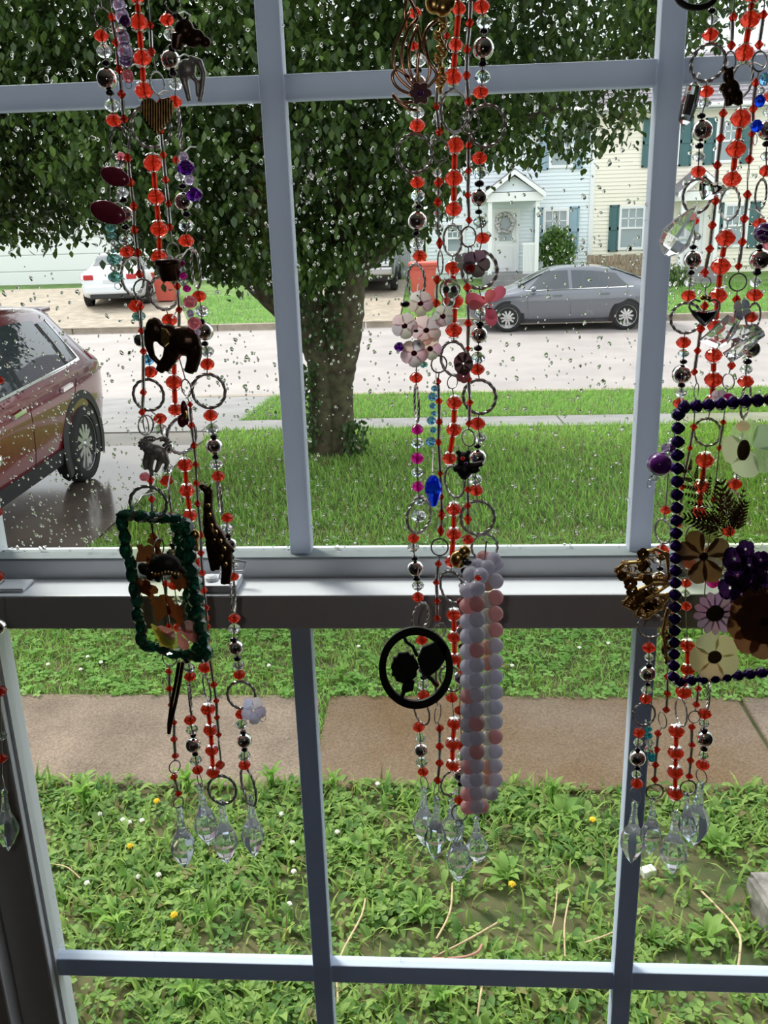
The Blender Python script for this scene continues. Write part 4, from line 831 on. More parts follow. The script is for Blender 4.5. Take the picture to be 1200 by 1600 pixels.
UM = dict(bead=unit('crystal_bead', lambda b: cut(b, 9)), bicone=unit('bicone_bead', lambda b: b.lathe([(0, 1), (.3, .92), (.98, .08), (.98, -.08), (.3, -.92), (0, -1)], 8, False)), ball=unit('round_bead', lambda b: b.ball((0, 0, 0), 1, 20, 12)), ring=unit('wire_ring', ropering), thin=unit('thin_ring', lambda b: ropering(b, 1, .085, 28, 5, 0)), drop=unit('crystal_drop', dropshape), cap=unit('filigree_cap', capshape), tube=unit('tube_bead', lambda b: b.lathe([(.5, .5), (1, .46), (1, -.46), (.5, -.5)], 10, True)), fat=unit('rondelle_bead', lambda b: b.lathe([(0, .75), (.45, .75), (.85, .45), (1, 0), (.85, -.45), (.45, -.75), (0, -.75)], 12, True)))
SHAPE = {}
def shared(kind, m):
    if (kind, m) not in SHAPE: me = UM[kind].copy(); me.materials.clear(); me.materials.append(M[m]); SHAPE[kind, m] = me
    return SHAPE[kind, m]
KIND = {'R': ('crystal_bead', 'bead', 'red', 1, .84), 'C': ('crystal_bead', 'bead', 'clear', 1, .86), 'A': ('crystal_bead', 'bead', 'ab', 1, .86), 'M': ('crystal_bead', 'bead', 'magenta', 1, .9), 'K': ('spacer_bead', 'fat', 'black', 1, .8), 'S': ('silver_bead', 'ball', 'silver', 1, 1), 'B': ('crystal_bead', 'bead', 'red', 1, .88), 'r': ('bicone_bead', 'bicone', 'red', 1, 1), 'P': ('crystal_bead', 'bead', 'purple', 1, .9), 'c': ('bicone_bead', 'bicone', 'clear', 1, 1), 'Q': ('crystal_bead', 'bead', 'turq', 1, .8), 'T': ('crystal_bead', 'bead', 'teal', 1, .8), 'J': ('crystal_bead', 'bead', 'lblue', 1, .9), 'Z': ('crystal_bead', 'bead', 'blue', 1, 1), 'N': ('round_bead', 'ball', 'pink', 1, .9), 'V': ('round_bead', 'ball', 'lilac', 1, 1.1), 'd': ('flower_centre', 'ball', 'darkred', 1, .9), 'g': ('round_bead', 'ball', 'purpleball', 1, .94)}
def put_ring(t, px, py, rx, ry, Y, thick='ring', m='wire', flip=1):
    s = mpp(px, py, Y); k = vsc(px, py); R = max(rx, ry / k * 0 + ry) ; yaw = math.acos(min(1, max(.12, rx / max(ry, rx)))) * flip
    mx = Matrix.Translation(U(px, py, Y)) @ Matrix.Rotation(yaw, 4, 'Z') @ Matrix.Diagonal((s * max(rx, ry), s * max(rx, ry), s * ry * k, 1))
    return place('wire_ring', shared(thick, m), mx, m, t)
def parse(txt): return [(q[0], [float(v) for v in q[1:].split(',')]) for q in txt.split()]
GRP = 'bead strands hanging in front of the window'
def strand(label, txt, Y=SY, thin=False, group=GRP, top=True, nm='bead_strand'):
    L = parse(txt); h0 = U(L[0][1][0], L[0][1][1], Y); x0 = h0.x
    t = thing(nm, label, 'bead strand', (x0, Y, 2.70 if top else h0.z), group)
    pts = []; prev = None
    if top: pts.append(Vector((x0, Y, 2.715)))
    for c, v in L:
        px, py = v[0], v[1]
        if c == 'D':
            x1, y1, w = v[2:]; a, b = U(px, py, Y), U(x1, y1, Y); s = mpp(px, py, Y); d = b - a
            q = Vector((0, 0, -1)).rotation_difference(d.normalized()).to_matrix().to_4x4()
            place('crystal_drop', shared('drop', 'drop'), Matrix.Translation(a) @ q @ Matrix.Rotation(RNG.uniform(0, .8), 4, 'Z') @ Matrix.Diagonal((s * w, s * w, d.length, 1)), 'drop', t)
            pts.append(a); prev = None; continue
        p = U(px, py, Y)
        if c in 'Oo':
            put_ring(t, px, py, v[2], v[3], Y, 'ring' if c == 'O' else 'thin', flip=1 if len(pts) % 2 else -1)
            if len(pts): pts.append(p + Vector((0, 0, mpp(px, py, Y) * v[3] * vsc(px, py)))); 
            MB_GAPS.append((t, pts[:])); pts.clear(); pts.append(p - Vector((0, 0, mpp(px, py, Y) * v[3] * vsc(px, py)))); prev = None; continue
        s = mpp(px, py, Y); nmb, kind, m, fx, fz = KIND[c]; r = v[2] * s; rz = (v[3] * s * vsc(px, py) if len(v) > 3 else r * fz)
        tang = Matrix()
        mx = Matrix.Translation(p) @ Matrix.Rotation(RNG.uniform(0, .7), 4, 'Z') @ Matrix.Diagonal((r * fx, r * fx, rz, 1))
        o = place(nmb, shared(kind, m), mx, m, t)
        if c == 'B': 
            place('filigree_cap', shared('cap', 'cap'), Matrix.Translation(p) @ Matrix.Diagonal((r * 1.0, r, rz * 1.08, 1)), 'cap', t)
            place('filigree_cap', shared('cap', 'cap'), Matrix.Translation(p) @ Matrix.Rotation(math.pi, 4, 'X') @ Matrix.Diagonal((r * 1.0, r, rz * 1.08, 1)), 'cap', t)
        if prev and c in 'rB' and prev[0] == c and 14 < (p - prev[1]).length / s < 75:
            a = prev[1]; d = p - a; ln = d.length - r * 1.7; mid_ = (a + p) / 2; q = Vector((0, 0, 1)).rotation_difference(d.normalized()).to_matrix().to_4x4()
            w = .0022 if c == 'B' else .0015; place('tube_bead', shared('tube', 'redtube' if c == 'B' else 'bugle'), Matrix.Translation(mid_) @ q @ Matrix.Diagonal((w, w, max(ln, .002), 1)), 'redtube', t)
        prev = (c, p); pts.append(p)
    MB_GAPS.append((t, pts[:])); b = MB()
    for tt, q in MB_GAPS:
        q = [k for i, k in enumerate(q) if i == 0 or (k - q[i - 1]).length > 1e-4]
        if len(q) > 1: b.tube(q, .00055, 5)
    MB_GAPS.clear()
    if b.v: b.build('thread', 'thread', t)
    return t
MB_GAPS = []
Y1, Y2, Y3 = SY, SY - .02, SY + .006
# left bundle
strand('left bundle strand of red and silver beads passing behind the oval pink stones', 'O160,28,9,14 R158,56,12 C163,80,13 K166,99,7 S167,123,16 K172,145,7 C176,165,13 R178,188,13 O187,226,20,26 N189,244,7 C187,257,8 C192,301,10 K192,312,8 S197,335,12 K196,355,7 A197,374,12 R198,393,12 O208,432,9,28 R213,478,13 T217,494,11 S220,531,11 J232,562,10 R235,581,12 O232,617,24,24 R250,654,11 C251,671,11 S262,699,10 C262,732,10 R260,751,11 O265,775,7,24 R268,808,10 C269,830,9 K270,851,6 S271,866,12 R272,914,10 C276,940,10 R280,980,10 C286,1010,10 K292,1032,6 A296,1044,9 R297,1057,10 O297,1090,6,24 R297,1125,10 C300,1140,10 K302,1149,5 S302,1164,12 K305,1178,5 C306,1188,10 R309,1203,9 o312,1219,6,10 D312,1224,326,1322,19', Y1)
strand('thin strand of small red beads passing the lion charm, with the tallest crystal drop', 'r175,27,7 r182,67,7 r186,109,7 r190,147,7 r194,186,7 O197,214,11,14 r200,247,7 r204,285,7 r209,322,7 r210,359,7 r215,395,7 r218,428,7 O224,452,12,15 r219,478,7 r221,517,6 r224,549,6 r224,613,6 r222,644,6 o228,664,8,14 r235,750,7 r237,780,6 r238,810,6 r239,837,6 r255,880,5 r259,912,6 r259,936,6 r264,979,6 r265,1006,6 o265,1029,11,11 r264,1049,6 r265,1076,6 r267,1101,5 r272,1129,5 r272,1155,6 r274,1181,6 o273,1198,7,9 r272,1214,6 r279,1240,6 o279,1254,7,8 D280,1260,289,1357,20', Y2, True)
strand('left bundle strand of large red capped beads and red tubes, behind the elephant', 'B214,-8,15 B217,35,15 B222,91,15 B225,142,15 O236,198,28,30 B239,255,16 B244,308,14 B249,358,15 B249,402,14 O257,457,17,26 R265,500,13 B272,556,11 B272,597,14 B274,640,12 O284,681,17,27 B289,726,13 B292,766,13 B297,805,12 O303,838,10,18 R308,880,10 R311,925,9 R318,966,10 R322,1001,9 R321,1042,12 O323,1074,10,19 B325,1108,12 B329,1140,12 B331,1172,11 B333,1206,11 O347,1234,22,21 D346,1250,355,1350,21', Y3)
strand('thin strand passing behind the ribbed heart in the left bundle', 'r235,40,6 r237,81,7 O246,130,7,16 r251,160,6 r251,203,7 r255,242,6 r259,281,6 r263,318,6 r266,355,6 o270,392,7,12 r277,447,6 r280,484,6 r279,556,5 o291,606,10,13 r297,632,5 r299,665,6 r303,696,6 r306,726,6 r307,755,6 r309,787,6 r314,836,6 r314,864,6 r316,895,6 r319,922,6 r322,950,6 r324,979,6 r326,1019,6 r334,1070,6 r338,1095,5 r339,1121,5 r342,1148,5 O343,1170,5,16 r344,1195,8', Y2, True)
strand('left bundle strand of silver and red beads with the violet flower near its end', 'O270,6,9,12 R261,31,12 C267,54,12 K270,74,8 S267,94,15 K271,115,7 C275,131,12 R273,159,12 O281,200,9,28 r275,250,6 C282,276,9 K286,291,7 S287,315,14 K292,335,7 A291,352,13 R291,376,13 O306,420,13,28 R311,463,12 C315,486,12 K315,502,6 S320,518,14 K320,537,6 C324,549,11 R324,569,12 O326,611,26,26 R329,649,12 C331,670,11 K334,682,6 S335,697,13 K337,714,6 C338,725,11 R341,744,11 O343,775,9,26 R355,809,10 C354,825,11 K356,837,6 S360,850,10 K361,871,6 C365,882,8 R366,901,8 O364,930,3,26 R366,966,10 C366,982,10 K365,999,6 S369,1012,12 K371,1029,6 C373,1039,10 R374,1054,10 O377,1086,22,21 R377,1116,10 C377,1132,10 K380,1144,5 S382,1157,12 K382,1171,5 C382,1181,10 R382,1195,10 O388,1228,16,26 D391,1242,397,1340,19', Y1)
# middle bundle
strand('middle bundle strand with magenta beads, passing over the round black ornament', 'R648,20,11 R646,72,9 C654,94,13 K653,110,7 S653,132,14 K653,155,7 C652,176,12 R652,196,13 O648,240,27,28 R652,285,12 A653,306,12 K654,323,6 S652,345,15 K650,365,6 C651,380,12 R656,400,12 O650,439,14,26 R655,500,8 R652,540,8 R650,590,11 O651,630,4,27 M652,671,10 A652,692,11 M652,716,11 A652,738,10 M653,760,10 A655,781,11 O655,806,18,26 C654,806,13 R646,841,10 C646,856,10 K648,872,6 S649,888,13 K651,904,6 C653,915,10 R653,933,10 O657,964,12,21 R659,1000,10 C663,1016,10 K664,1030,6 S664,1044,12 K662,1058,6 C661,1070,10 R662,1086,10 O659,1112,12,18 R654,1136,10 C657,1153,9 S658,1172,11 C659,1191,10 R661,1206,9 o663,1223,6,9 D662,1230,663,1322,19', Y1)
strand('thin strand of small red beads passing the dark blue teardrop, middle bundle', 'r698,56,6 r684,120,6 r682,166,6 r686,206,7 O687,236,14,17 C683,270,8 r685,285,8 c685,301,6 r684,316,7 c684,333,7 c684,356,8 r687,380,6,9 O688,410,4,17 r683,437,7 r682,474,7 r685,507,6 r682,542,8 O686,569,12,13 r684,596,6 r686,627,6 r686,659,6 r685,691,6 r688,740,5 r690,776,5 r690,804,6,9 c690,817,5 r689,829,6,9 o687,855,13,13 r685,881,6 r682,910,6 r683,939,6 r683,966,6 O687,986,9,12 r686,1013,6 r681,1041,6 r681,1068,6 r681,1094,5 O684,1115,5,13 r687,1138,7 r687,1166,7 r687,1192,7 r684,1219,7 o682,1235,4,10 D682,1245,679,1345,18', Y2, True)
strand('central strand of the middle bundle with large red capped beads on red tubes', 'B712,-25,14 B717,14,12 B712,70,12 B708,120,15 O710,174,21,30 B711,227,15 B709,279,15 B709,327,14 O707,375,14,23 B707,419,13 B711,470,14 B709,516,14 O709,560,20,26 o707,597,8,10 B710,629,13 B709,671,13 B702,716,12 O710,752,15,24 B709,795,13 B709,834,13 B705,877,11 O706,917,18,24 B709,960,12 B710,995,12 B710,1029,11 O704,1060,17,19 R706,1090,10 B710,1130,12 B707,1162,12 B707,1195,11 O704,1224,15,17 D706,1247,708,1318,19', Y3)
strand('thin strand of the middle bundle beside the pink flower', 'r736,-5,6 r734,36,7 r730,77,7 r729,118,7 r732,159,7 O734,191,14,17 r732,227,6 r732,267,6 r731,305,6 r733,344,6 o732,370,12,15 r730,449,7 r731,471,5 r732,505,7 r731,545,5 r732,592,6 r734,629,6 r733,662,6 o732,684,10,13 r731,765,6 r731,790,6 r731,811,6,9 R731,843,10', Y2, True)
strand('middle bundle strand of silver and red beads running down behind the pearl edged panel', 'R752,10,14 A756,34,13 K756,49,7 S755,76,17 K754,100,7 A754,120,13 R751,144,13 O760,197,28,30 R749,247,13 A751,270,12 K749,287,8 S749,309,13 K748,331,6 A751,347,12 R754,372,12 O749,422,27,28 R752,470,10 A751,488,10 K750,506,7 S749,523,13 K747,544,7 A747,559,12 R746,577,12 O749,620,25,26 R746,662,13 C750,684,11 K746,697,6 S747,715,13 K745,734,6 C742,749,12 R744,766,12 O746,809,26,26 O757,855,20,20 R740,885,9 K728,890,6 C724,915,8 R722,940,9 S722,985,10 K722,1010,6 R722,1040,9 S720,1058,12 R718,1110,9 R722,1165,10 C720,1182,8 K724,1195,6 S720,1211,12 K719,1225,5 C717,1236,9 R718,1250,9 o718,1270,12,12 D717,1280,716,1378,21', Y1)
strand('crystal drop on a short chain hanging below the pearl edged panel', 'o744,1268,3,9 D744,1276,747,1350,19', Y3, top=False)
# right bundle
strand('right bundle strand of silver and red beads passing the gold butterfly', 'K1112,17,7 C1113,31,9 R1110,54,13 O1106,98,23,26 R1104,143,12 C1102,161,10 K1096,181,7 S1097,204,16 K1093,228,7 C1092,245,10 R1091,268,12 O1089,306,17,25 R1083,345,10 C1086,370,10 K1083,386,6 S1082,406,14 K1080,426,6 C1078,441,10 R1076,462,12 O1072,497,22,23 R1068,535,12 A1068,552,9 K1068,565,6 S1065,585,15 K1065,602,6 C1064,614,10 R1062,630,11 K1056,665,6 C1052,690,9 C1046,710,8 R1040,797,9 O1036,830,9,18 R1035,859,11 C1033,874,9 K1031,888,6 S1029,904,12 K1025,922,6 C1022,934,9 R1020,947,11 O1017,978,20,18 R1014,1012,11 C1014,1027,8 K1014,1039,6 S1012,1052,13 K1012,1069,5 C1010,1078,9 R1009,1092,10 O1006,1116,17,17 R999,1145,10 C997,1160,8 K996,1171,5 S996,1184,13 K996,1200,5 C994,1210,8 R995,1224,10 o994,1243,7,11 D992,1252,986,1349,20', Y1)
strand('thin strand of small red beads passing the black heart charm, right bundle', 'r1145,27,7 r1143,71,7 o1141,96,11,14 r1130,177,7 r1126,216,7 r1121,258,7 r1118,314,7 r1113,352,7 r1109,389,7 r1101,426,7 o1103,441,6,8 r1101,478,7 r1095,514,7 r1090,548,6 r1085,581,6 o1088,610,6,11 r1084,667,6 r1078,700,5 r1066,760,6 r1060,820,6 r1055,890,6 r1048,960,6 r1043,1057,6 r1043,1084,6 r1041,1109,6 o1035,1125,4,11 r1028,1146,6 r1026,1171,6 r1024,1195,6 r1023,1218,6 o1023,1237,13,11 D1021,1246,1014,1337,17', Y2, True)
strand('middle strand of the right bundle with large red capped beads, ending in the lowest drop', 'B1176,-10,16 B1172,31,16 B1163,83,16 O1159,125,9,24 B1158,185,17 B1150,233,16 B1144,280,15 O1140,318,8,24 B1134,372,16 B1126,416,16 B1122,462,15 B1118,510,13 B1115,555,14 B1115,593,15 B1112,628,13 O1105,675,17,21 B1101,719,15 B1096,760,13 B1092,800,12 O1086,840,10,18 B1078,880,11 R1072,911,9 C1071,927,7 R1072,947,9 B1074,1008,12 B1075,1046,12 B1068,1081,13 O1064,1112,4,19 B1057,1142,13 B1056,1176,13 B1055,1206,13 B1055,1239,13 o1057,1259,7,9 D1055,1267,1051,1366,23', Y3)
strand('thin strand passing the cut crystal butterfly, its small drop behind the others', 'r1193,23,7 r1186,70,7 o1187,96,13,14 r1181,129,7 r1177,170,7 r1175,209,6 r1171,249,7 o1169,272,4,10 r1168,304,7 r1163,342,7 r1160,378,7 r1154,416,6 o1153,441,13,13 r1151,468,7 r1147,520,5 r1143,571,7 o1138,596,6,12 r1130,660,5 r1124,700,5 r1115,780,5 r1106,860,6 r1100,940,5 r1091,1076,6 r1088,1101,6 o1085,1120,9,9 r1081,1136,6 r1081,1164,6 r1079,1188,6 r1077,1213,6 o1075,1231,12,11 D1073,1238,1076,1316,16', Y2, True)
strand('rightmost strand of silver and red beads, ending in the rightmost crystal drop', 'O1215,-6,10,20 R1205,150,12 C1202,175,10 S1199,203,15 K1198,225,7 C1197,244,9 R1198,267,12 O1189,304,14,22 R1187,349,11 K1187,385,7 S1187,406,16 K1183,426,7 C1180,441,10 R1179,461,13 O1177,495,15,20 R1174,495,11 C1176,520,9 S1174,545,14 K1168,565,7 C1166,577,10 R1165,596,13 O1165,626,14,26 R1161,666,11 C1160,682,7 K1154,727,6 C1152,742,8 R1148,756,12 O1145,790,4,24 R1138,830,11 S1132,868,12 C1128,890,9 R1122,940,10 R1114,1010,10 R1111,1050,9 O1107,1086,4,19 R1101,1115,11 A1100,1130,8 K1100,1141,6 S1101,1154,13 K1100,1170,6 A1099,1180,8 R1098,1195,11 o1096,1213,6,10 D1095,1221,1083,1322,22', Y1)
# the next bundle, cut off by the picture's edge
strand('strand cut off by the picture edge, one crystal drop over the dark jamb', 'R-30,560,12 R-14,640,12 S-10,720,13 R-6,800,11 R-4,900,11 S-2,980,12 R0,1080,11 C2,1150,9 R3,1185,9 o5,1222,6,11 D6,1232,13,1330,19', Y1)

# ================================================================== CHARMS AND PANELS HANGING AMONG THE STRANDS
YC = SY - .036                                                   # charms hang a little nearer than the strands
def charm(nm, label, cat, top, Y=YC, group=None, hook=None):
    p = U(top[0], top[1], Y); t = thing(nm, label, cat, p, group)
    h = U(hook[0], hook[1], SY) if hook else Vector((p.x, SY, p.z + .006))
    MB().tube([p, p.lerp(h, .5) + Vector((0, 0, .002)), h], .0006, 6).build('jump_link', 'wire', t); return t
def beads(t, txt, Y=YC):
    for c, v in parse(txt):
        if c in 'Oo': put_ring(t, v[0], v[1], v[2], v[3], Y, 'ring' if c == 'O' else 'thin'); continue
        nmb, kind, m, fx, fz = KIND[c]; s = mpp(v[0], v[1], Y); r = v[2] * s; rz = v[3] * s * vsc(v[0], v[1]) if len(v) > 3 else r * fz
        place(nmb, shared(kind, m), Matrix.Translation(U(v[0], v[1], Y)) @ Matrix.Diagonal((r, r, rz, 1)), m, t)
def wire(t, pts, r, m, Y=YC, nm='wire', n=6):
    b = MB(); b.tube([U(p[0], p[1], Y + (p[2] if len(p) > 2 else 0)) for p in pts], r, n); return b.build(nm, m, t)
def plate(t, nm, pts, th, m, Y=YC, inset=.12, smoothn=0):
    b = MB(); b.prism([U(x, y, Y) for x, y in pts], th, inset); return b.build(nm, m, t)
def lump(t, nm, balls, tubes, m, Y=YC, voxel=.0007, smooth=3):
    b = MB()
    for px, py, rx, ry, *k in balls:
        s = mpp(px, py, Y); dy = k[0] * s if k else 0; d = (k[1] if len(k) > 1 else min(rx, ry) * .8) * s; rot = Matrix.Rotation(k[2], 3, 'Y') if len(k) > 2 else None
        b.ball(U(px, py, Y) + Vector((0, dy, 0)), (rx * s, d, ry * s * 1.06), 14, 10, rot=rot)
    for pts, rs in tubes:
        P = [U(p[0], p[1], Y) + Vector((0, (p[2] if len(p) > 2 else 0) * mpp(p[0], p[1], Y), 0)) for p in pts]; b.tube(P, [r * mpp(pts[0][0], pts[0][1], Y) for r in rs], 10)
    return fat(nm, b, m, t, voxel, smooth)
def oval(cx_, cy_, rx, ry, a=0, n=18): return [(cx_ + rx * math.cos(k * 2 * math.pi / n) * math.cos(a) - ry * math.sin(k * 2 * math.pi / n) * math.sin(a), cy_ + rx * math.cos(k * 2 * math.pi / n) * math.sin(a) + ry * math.sin(k * 2 * math.pi / n) * math.cos(a)) for k in range(n)]
def petals(t, cx_, cy_, r, n, m, Y=YC, a0=0, sq=1.0, wid_=.42, tilt=.25, nm='petal', col=None, cup=.15):
    for k in range(n):
        a = a0 + 2 * math.pi * k / n; b = MB(); P = []
        prof = ((0.08, .12), (.35, .7), (.62, 1), (.85, .85), (1.0, .35)); up = [(q, w) for q, w in prof]
        for q, w in up: P.append((q, w))
        vs = []
        for q, w in P:
            for s in (-1, 0, 1):
                u = r * q; v = s * w * wid_ * r; x = cx_ + (u * math.cos(a) - v * math.sin(a)) * sq; y = cy_ + u * math.sin(a) + v * math.cos(a)
                vs.append(U(x, y, Y - mpp(cx_, cy_, Y) * r * (cup * q * q + .06 * abs(s))))
        fs = [(i * 3 + s, i * 3 + s + 1, i * 3 + s + 4, i * 3 + s + 3) for i in range(len(P) - 1) for s in range(2)]
        b.add(vs, fs, True)
        o = b.build(nm, m, t, fix=False)
        if col: paint(o, [c * RNG.uniform(.85, 1.15) for c in col])
# --- left bundle charms
t = charm('bead_drop', 'pale lilac glass bead drop at the top of the left bundle', 'bead drop', (188, -5)); beads(t, 'V186,8,10 V191,26,11 g196,33,9 c189,46,9 V193,60,10,12 V196,82,12,16 V197,96,10,9')
t = charm('bead_drop', 'small dark magenta bead on a loop beside the top left pane bar', 'bead drop', (199, 106)); beads(t, 'N200,119,9,10 o201,133,5,5'); 
t = charm('animal_charm', 'dark glossy horse head charm at the top of the left bundle', 'charm', (278, 22)); lump(t, 'head', [(288, 46, 16, 15), (304, 60, 17, 12, 0, 8, -.35), (321, 66, 9, 8)], [([(282, 30), (276, 20)], [5, 2]), ([(292, 32), (294, 22)], [4, 1.5]), ([(280, 54), (276, 78)], [12, 9])], 'bronze')
t = charm('animal_charm', 'silver legged dark charm below the horse head charm', 'charm', (278, 90)); lump(t, 'body', [(292, 108, 15, 14)], [([(296, 92), (312, 97), (318, 115), (316, 140), (312, 159)], [6, 6, 5, 4, 4]), ([(286, 118), (292, 140), (296, 158)], [7, 5, 4]), ([(300, 118), (308, 128), (309, 150)], [5, 4, 3])], 'pewter')
t = charm('heart_charm', 'ribbed dark metal heart charm in the left bundle', 'charm', (246, 148))
HT = [(245, 211), (232, 196), (222, 182), (219, 168), (222, 157), (230, 152), (239, 154), (246, 161), (253, 154), (263, 152), (270, 158), (272, 170), (268, 184), (257, 198)]
plate(t, 'heart', HT, .003, 'bronze', YC, .08)
for k in range(13):
    x = 221 + k * 4; ys = [y for (x1, y1), (x2, y2) in zip(HT, HT[1:] + HT[:1]) if min(x1, x2) <= x <= max(x1, x2) and x1 != x2 for y in (y1 + (y2 - y1) * (x - x1) / (x2 - x1),)]
    if len(ys) >= 2: wire(t, [(x, min(ys) + 2, -.002), (x, max(ys) - 2, -.002)], .0006, 'gold', nm='rib')
for i, (x, y, rx, ry, a) in enumerate(((180, 276, 24, 14, .35), (169, 332, 29, 17, .32))):
    t = charm('stone_pendant', ('dark pink oval stone pendant, the upper and smaller of two', 'dark pink oval stone pendant, the lower and larger of two')[i], 'pendant', (x + 8, y - 14), hook=(193, y - 10)); b = MB(); s = mpp(x, y, YC); b.ball(U(x, y, YC), (rx * s, 7 * s, ry * s), 24, 12, rot=Matrix.Rotation(a, 3, 'Y')); b.build('stone', 'stone', t); beads(t, f'c{x+9},{y+ry+6},7 c{x+5},{y+ry+18},6')
t = charm('bead_drop', 'dark purple cut bead cluster on the right strand of the left bundle', 'bead drop', (288, 238)); beads(t, 'V287,246,8 P291,262,15 V296,281,8 P304,304,14 c309,322,5 o311,330,4,5')
t = charm('bead_drop', 'teal glass bead drop over the white car across the street', 'bead drop', (171, 288), hook=(188, 290)); beads(t, 'T172,356,9 T175,368,8 c178,380,6 T177,392,5 T178,405,12 c178,419,7 T180,433,12 o184,447,5,5'); wire(t, [(171, 288), (172, 330), (173, 350)], .0006, 'wire')
t = charm('pot_charm', 'dark brown flower pot shaped charm over a red bin', 'charm', (268, 412)); s = mpp(265, 425, YC); b = MB(); q = U(265, 425, YC); b.lathe([(14 * s, 13 * s), (20 * s, -10 * s), (22 * s, -11 * s), (22 * s, -18 * s), (15 * s, -20 * s)][::-1], 16, True, c=(q.x, q.y, q.z)); b.v = [(x, y, 2 * q.z - z) for x, y, z in b.v]; b.build('pot', 'bronze', t); beads(t, 'c258,408,5 c266,404,6 c274,407,5')
t = charm('bead_drop', 'pink and lilac bead drop beside a round wire ring in the left bundle', 'bead drop', (284, 402)); beads(t, 'M284,411,6 M287,431,7 c286,421,6 M292,451,7 c287,441,7 N297,472,11 V297,490,6 N304,505,11 V309,519,5')
t = charm('elephant_charm', 'dark bronze elephant charm in the left bundle', 'charm', (268, 498))
lump(t, 'body', [(242, 515, 15, 18, 0, 12), (286, 533, 29, 22, 0, 15, .12), (262, 525, 20, 18, 0, 13), (306, 545, 10, 20, 0, 10)], [([(233, 515), (233, 540), (238, 556), (246, 565), (253, 566)], [9, 7, 5, 4, 3]), ([(268, 540), (262, 560), (252, 575), (249, 580)], [11, 9, 8, 7]), ([(276, 545), (268, 565), (258, 578)], [9, 7, 6]), ([(302, 545), (300, 565), (295, 582)], [11, 9, 8]), ([(308, 540), (306, 560), (301, 580)], [9, 8, 7]), ([(311, 535), (314, 555), (310, 570)], [3, 2, 2])], 'bronze')
plate(t, 'ear', [(252, 512), (260, 514), (267, 524), (265, 536), (258, 542), (252, 534)], .003, 'gold', YC - .007)
t = charm('tassel_charm', 'tiny dark red and gold charm hanging from a ring below the elephant', 'charm', (291, 622)); lump(t, 'body', [(288, 640, 6, 14), (284, 658, 7, 10), (291, 650, 4, 15)], [], 'darkred'); plate(t, 'gilt_spot', oval(290, 648, 3, 7), .004, 'gold', YC - .002)
t = charm('lion_charm', 'pewter lion charm with a curled mane in the left bundle', 'charm', (232, 678))
lump(t, 'body', [(242, 706, 18, 12, 0, 7), (232, 697, 9, 10), (254, 712, 9, 12)], [([(232, 705), (226, 722), (228, 734)], [6, 4, 3]), ([(238, 710), (235, 730), (238, 744)], [6, 4, 3]), ([(252, 715), (246, 732), (243, 738)], [6, 4, 3]), ([(258, 712), (262, 722), (258, 734)], [5, 4, 3]), ([(258, 702), (264, 694), (258, 686)], [3, 3, 3])], 'pewter')
for k in range(9):
    a = k * .42 + 1.9; wire(t, [(234 + 6 * math.cos(a), 694 + 6 * math.sin(a), -.004), (234 + 14 * math.cos(a + .3), 694 + 12 * math.sin(a + .3), -.005), (234 + 17 * math.cos(a - .3), 694 + 12 * math.sin(a - .3), -.003)], .0013, 'pewter', nm='mane_lock')
for k in range(6): a = -2.4 + k * .5; wire(t, [(254 + 4 * math.cos(a), 692 + 4 * math.sin(a), -.004), (255 + 10 * math.cos(a + .4), 692 + 9 * math.sin(a + .4), -.005), (255 + 13 * math.cos(a), 694 + 11 * math.sin(a), -.003)], .0010, 'pewter', nm='mane_lock')
beads(t, 'o228,664,8,15'); beads(t, 'c226,727,7 N226,745,8', YC + .012)
# --- pressed flower panels
def panel(label, corners, Ys, nm='pressed_flower_panel', top=None, m='resin', th=.004):
    P = [U(x, y, Y) for (x, y), Y in zip(corners, Ys)]; t = thing(nm, label, 'panel', P[0]); e1 = P[1] - P[0]; e2 = P[3] - P[0]; nrm = e1.cross(e2).normalized()
    if nrm.y > 0: nrm = -nrm
    b = MB(); b.prism(P, th, .005, nrm); b.build('clear_sheet', m, t)
    def at(u, v, d=0): return P[0].lerp(P[1], u).lerp(P[3].lerp(P[2], u), v) + nrm * d
    return t, P, at, nrm
def lobed(at, c, L, w, ang, asp, nm, m, t, col=None, d=.0028, kind='leaf'):
    b = MB(); ca, sa = math.cos(ang), math.sin(ang)
    if kind == 'leaf': O = [(0, 0), (.08, .3), (.3, .42), (.26, .62), (.48, .9), (.6, .5), (.78, .35), (1.05, 0)]
    elif kind == 'petal': O = [(0, .12), (.3, .5), (.6, .85), (.85, .75), (1, .3), (1.03, 0)]
    else: O = [(0, .3), (.5, .5), (1, .05)]
    O = O + [(x, -y) for x, y in O[::-1]]
    pts = []
    for x, y in O:
        X, Y_ = x * L, y * w; pts.append(at(c[0] + (X * ca - Y_ * sa), c[1] + (X * sa + Y_ * ca) * asp, d))
    n = len(pts); cc = at(c[0] + .5 * L * ca, c[1] + .5 * L * sa * asp, d + .0007); b.add(pts + [cc], [(k, (k + 1) % n, n) for k in range(n)]); o = b.build(nm, m, t, fix=False)
    if col: paint(o, [q * RNG.uniform(.8, 1.2) for q in col])
    return o
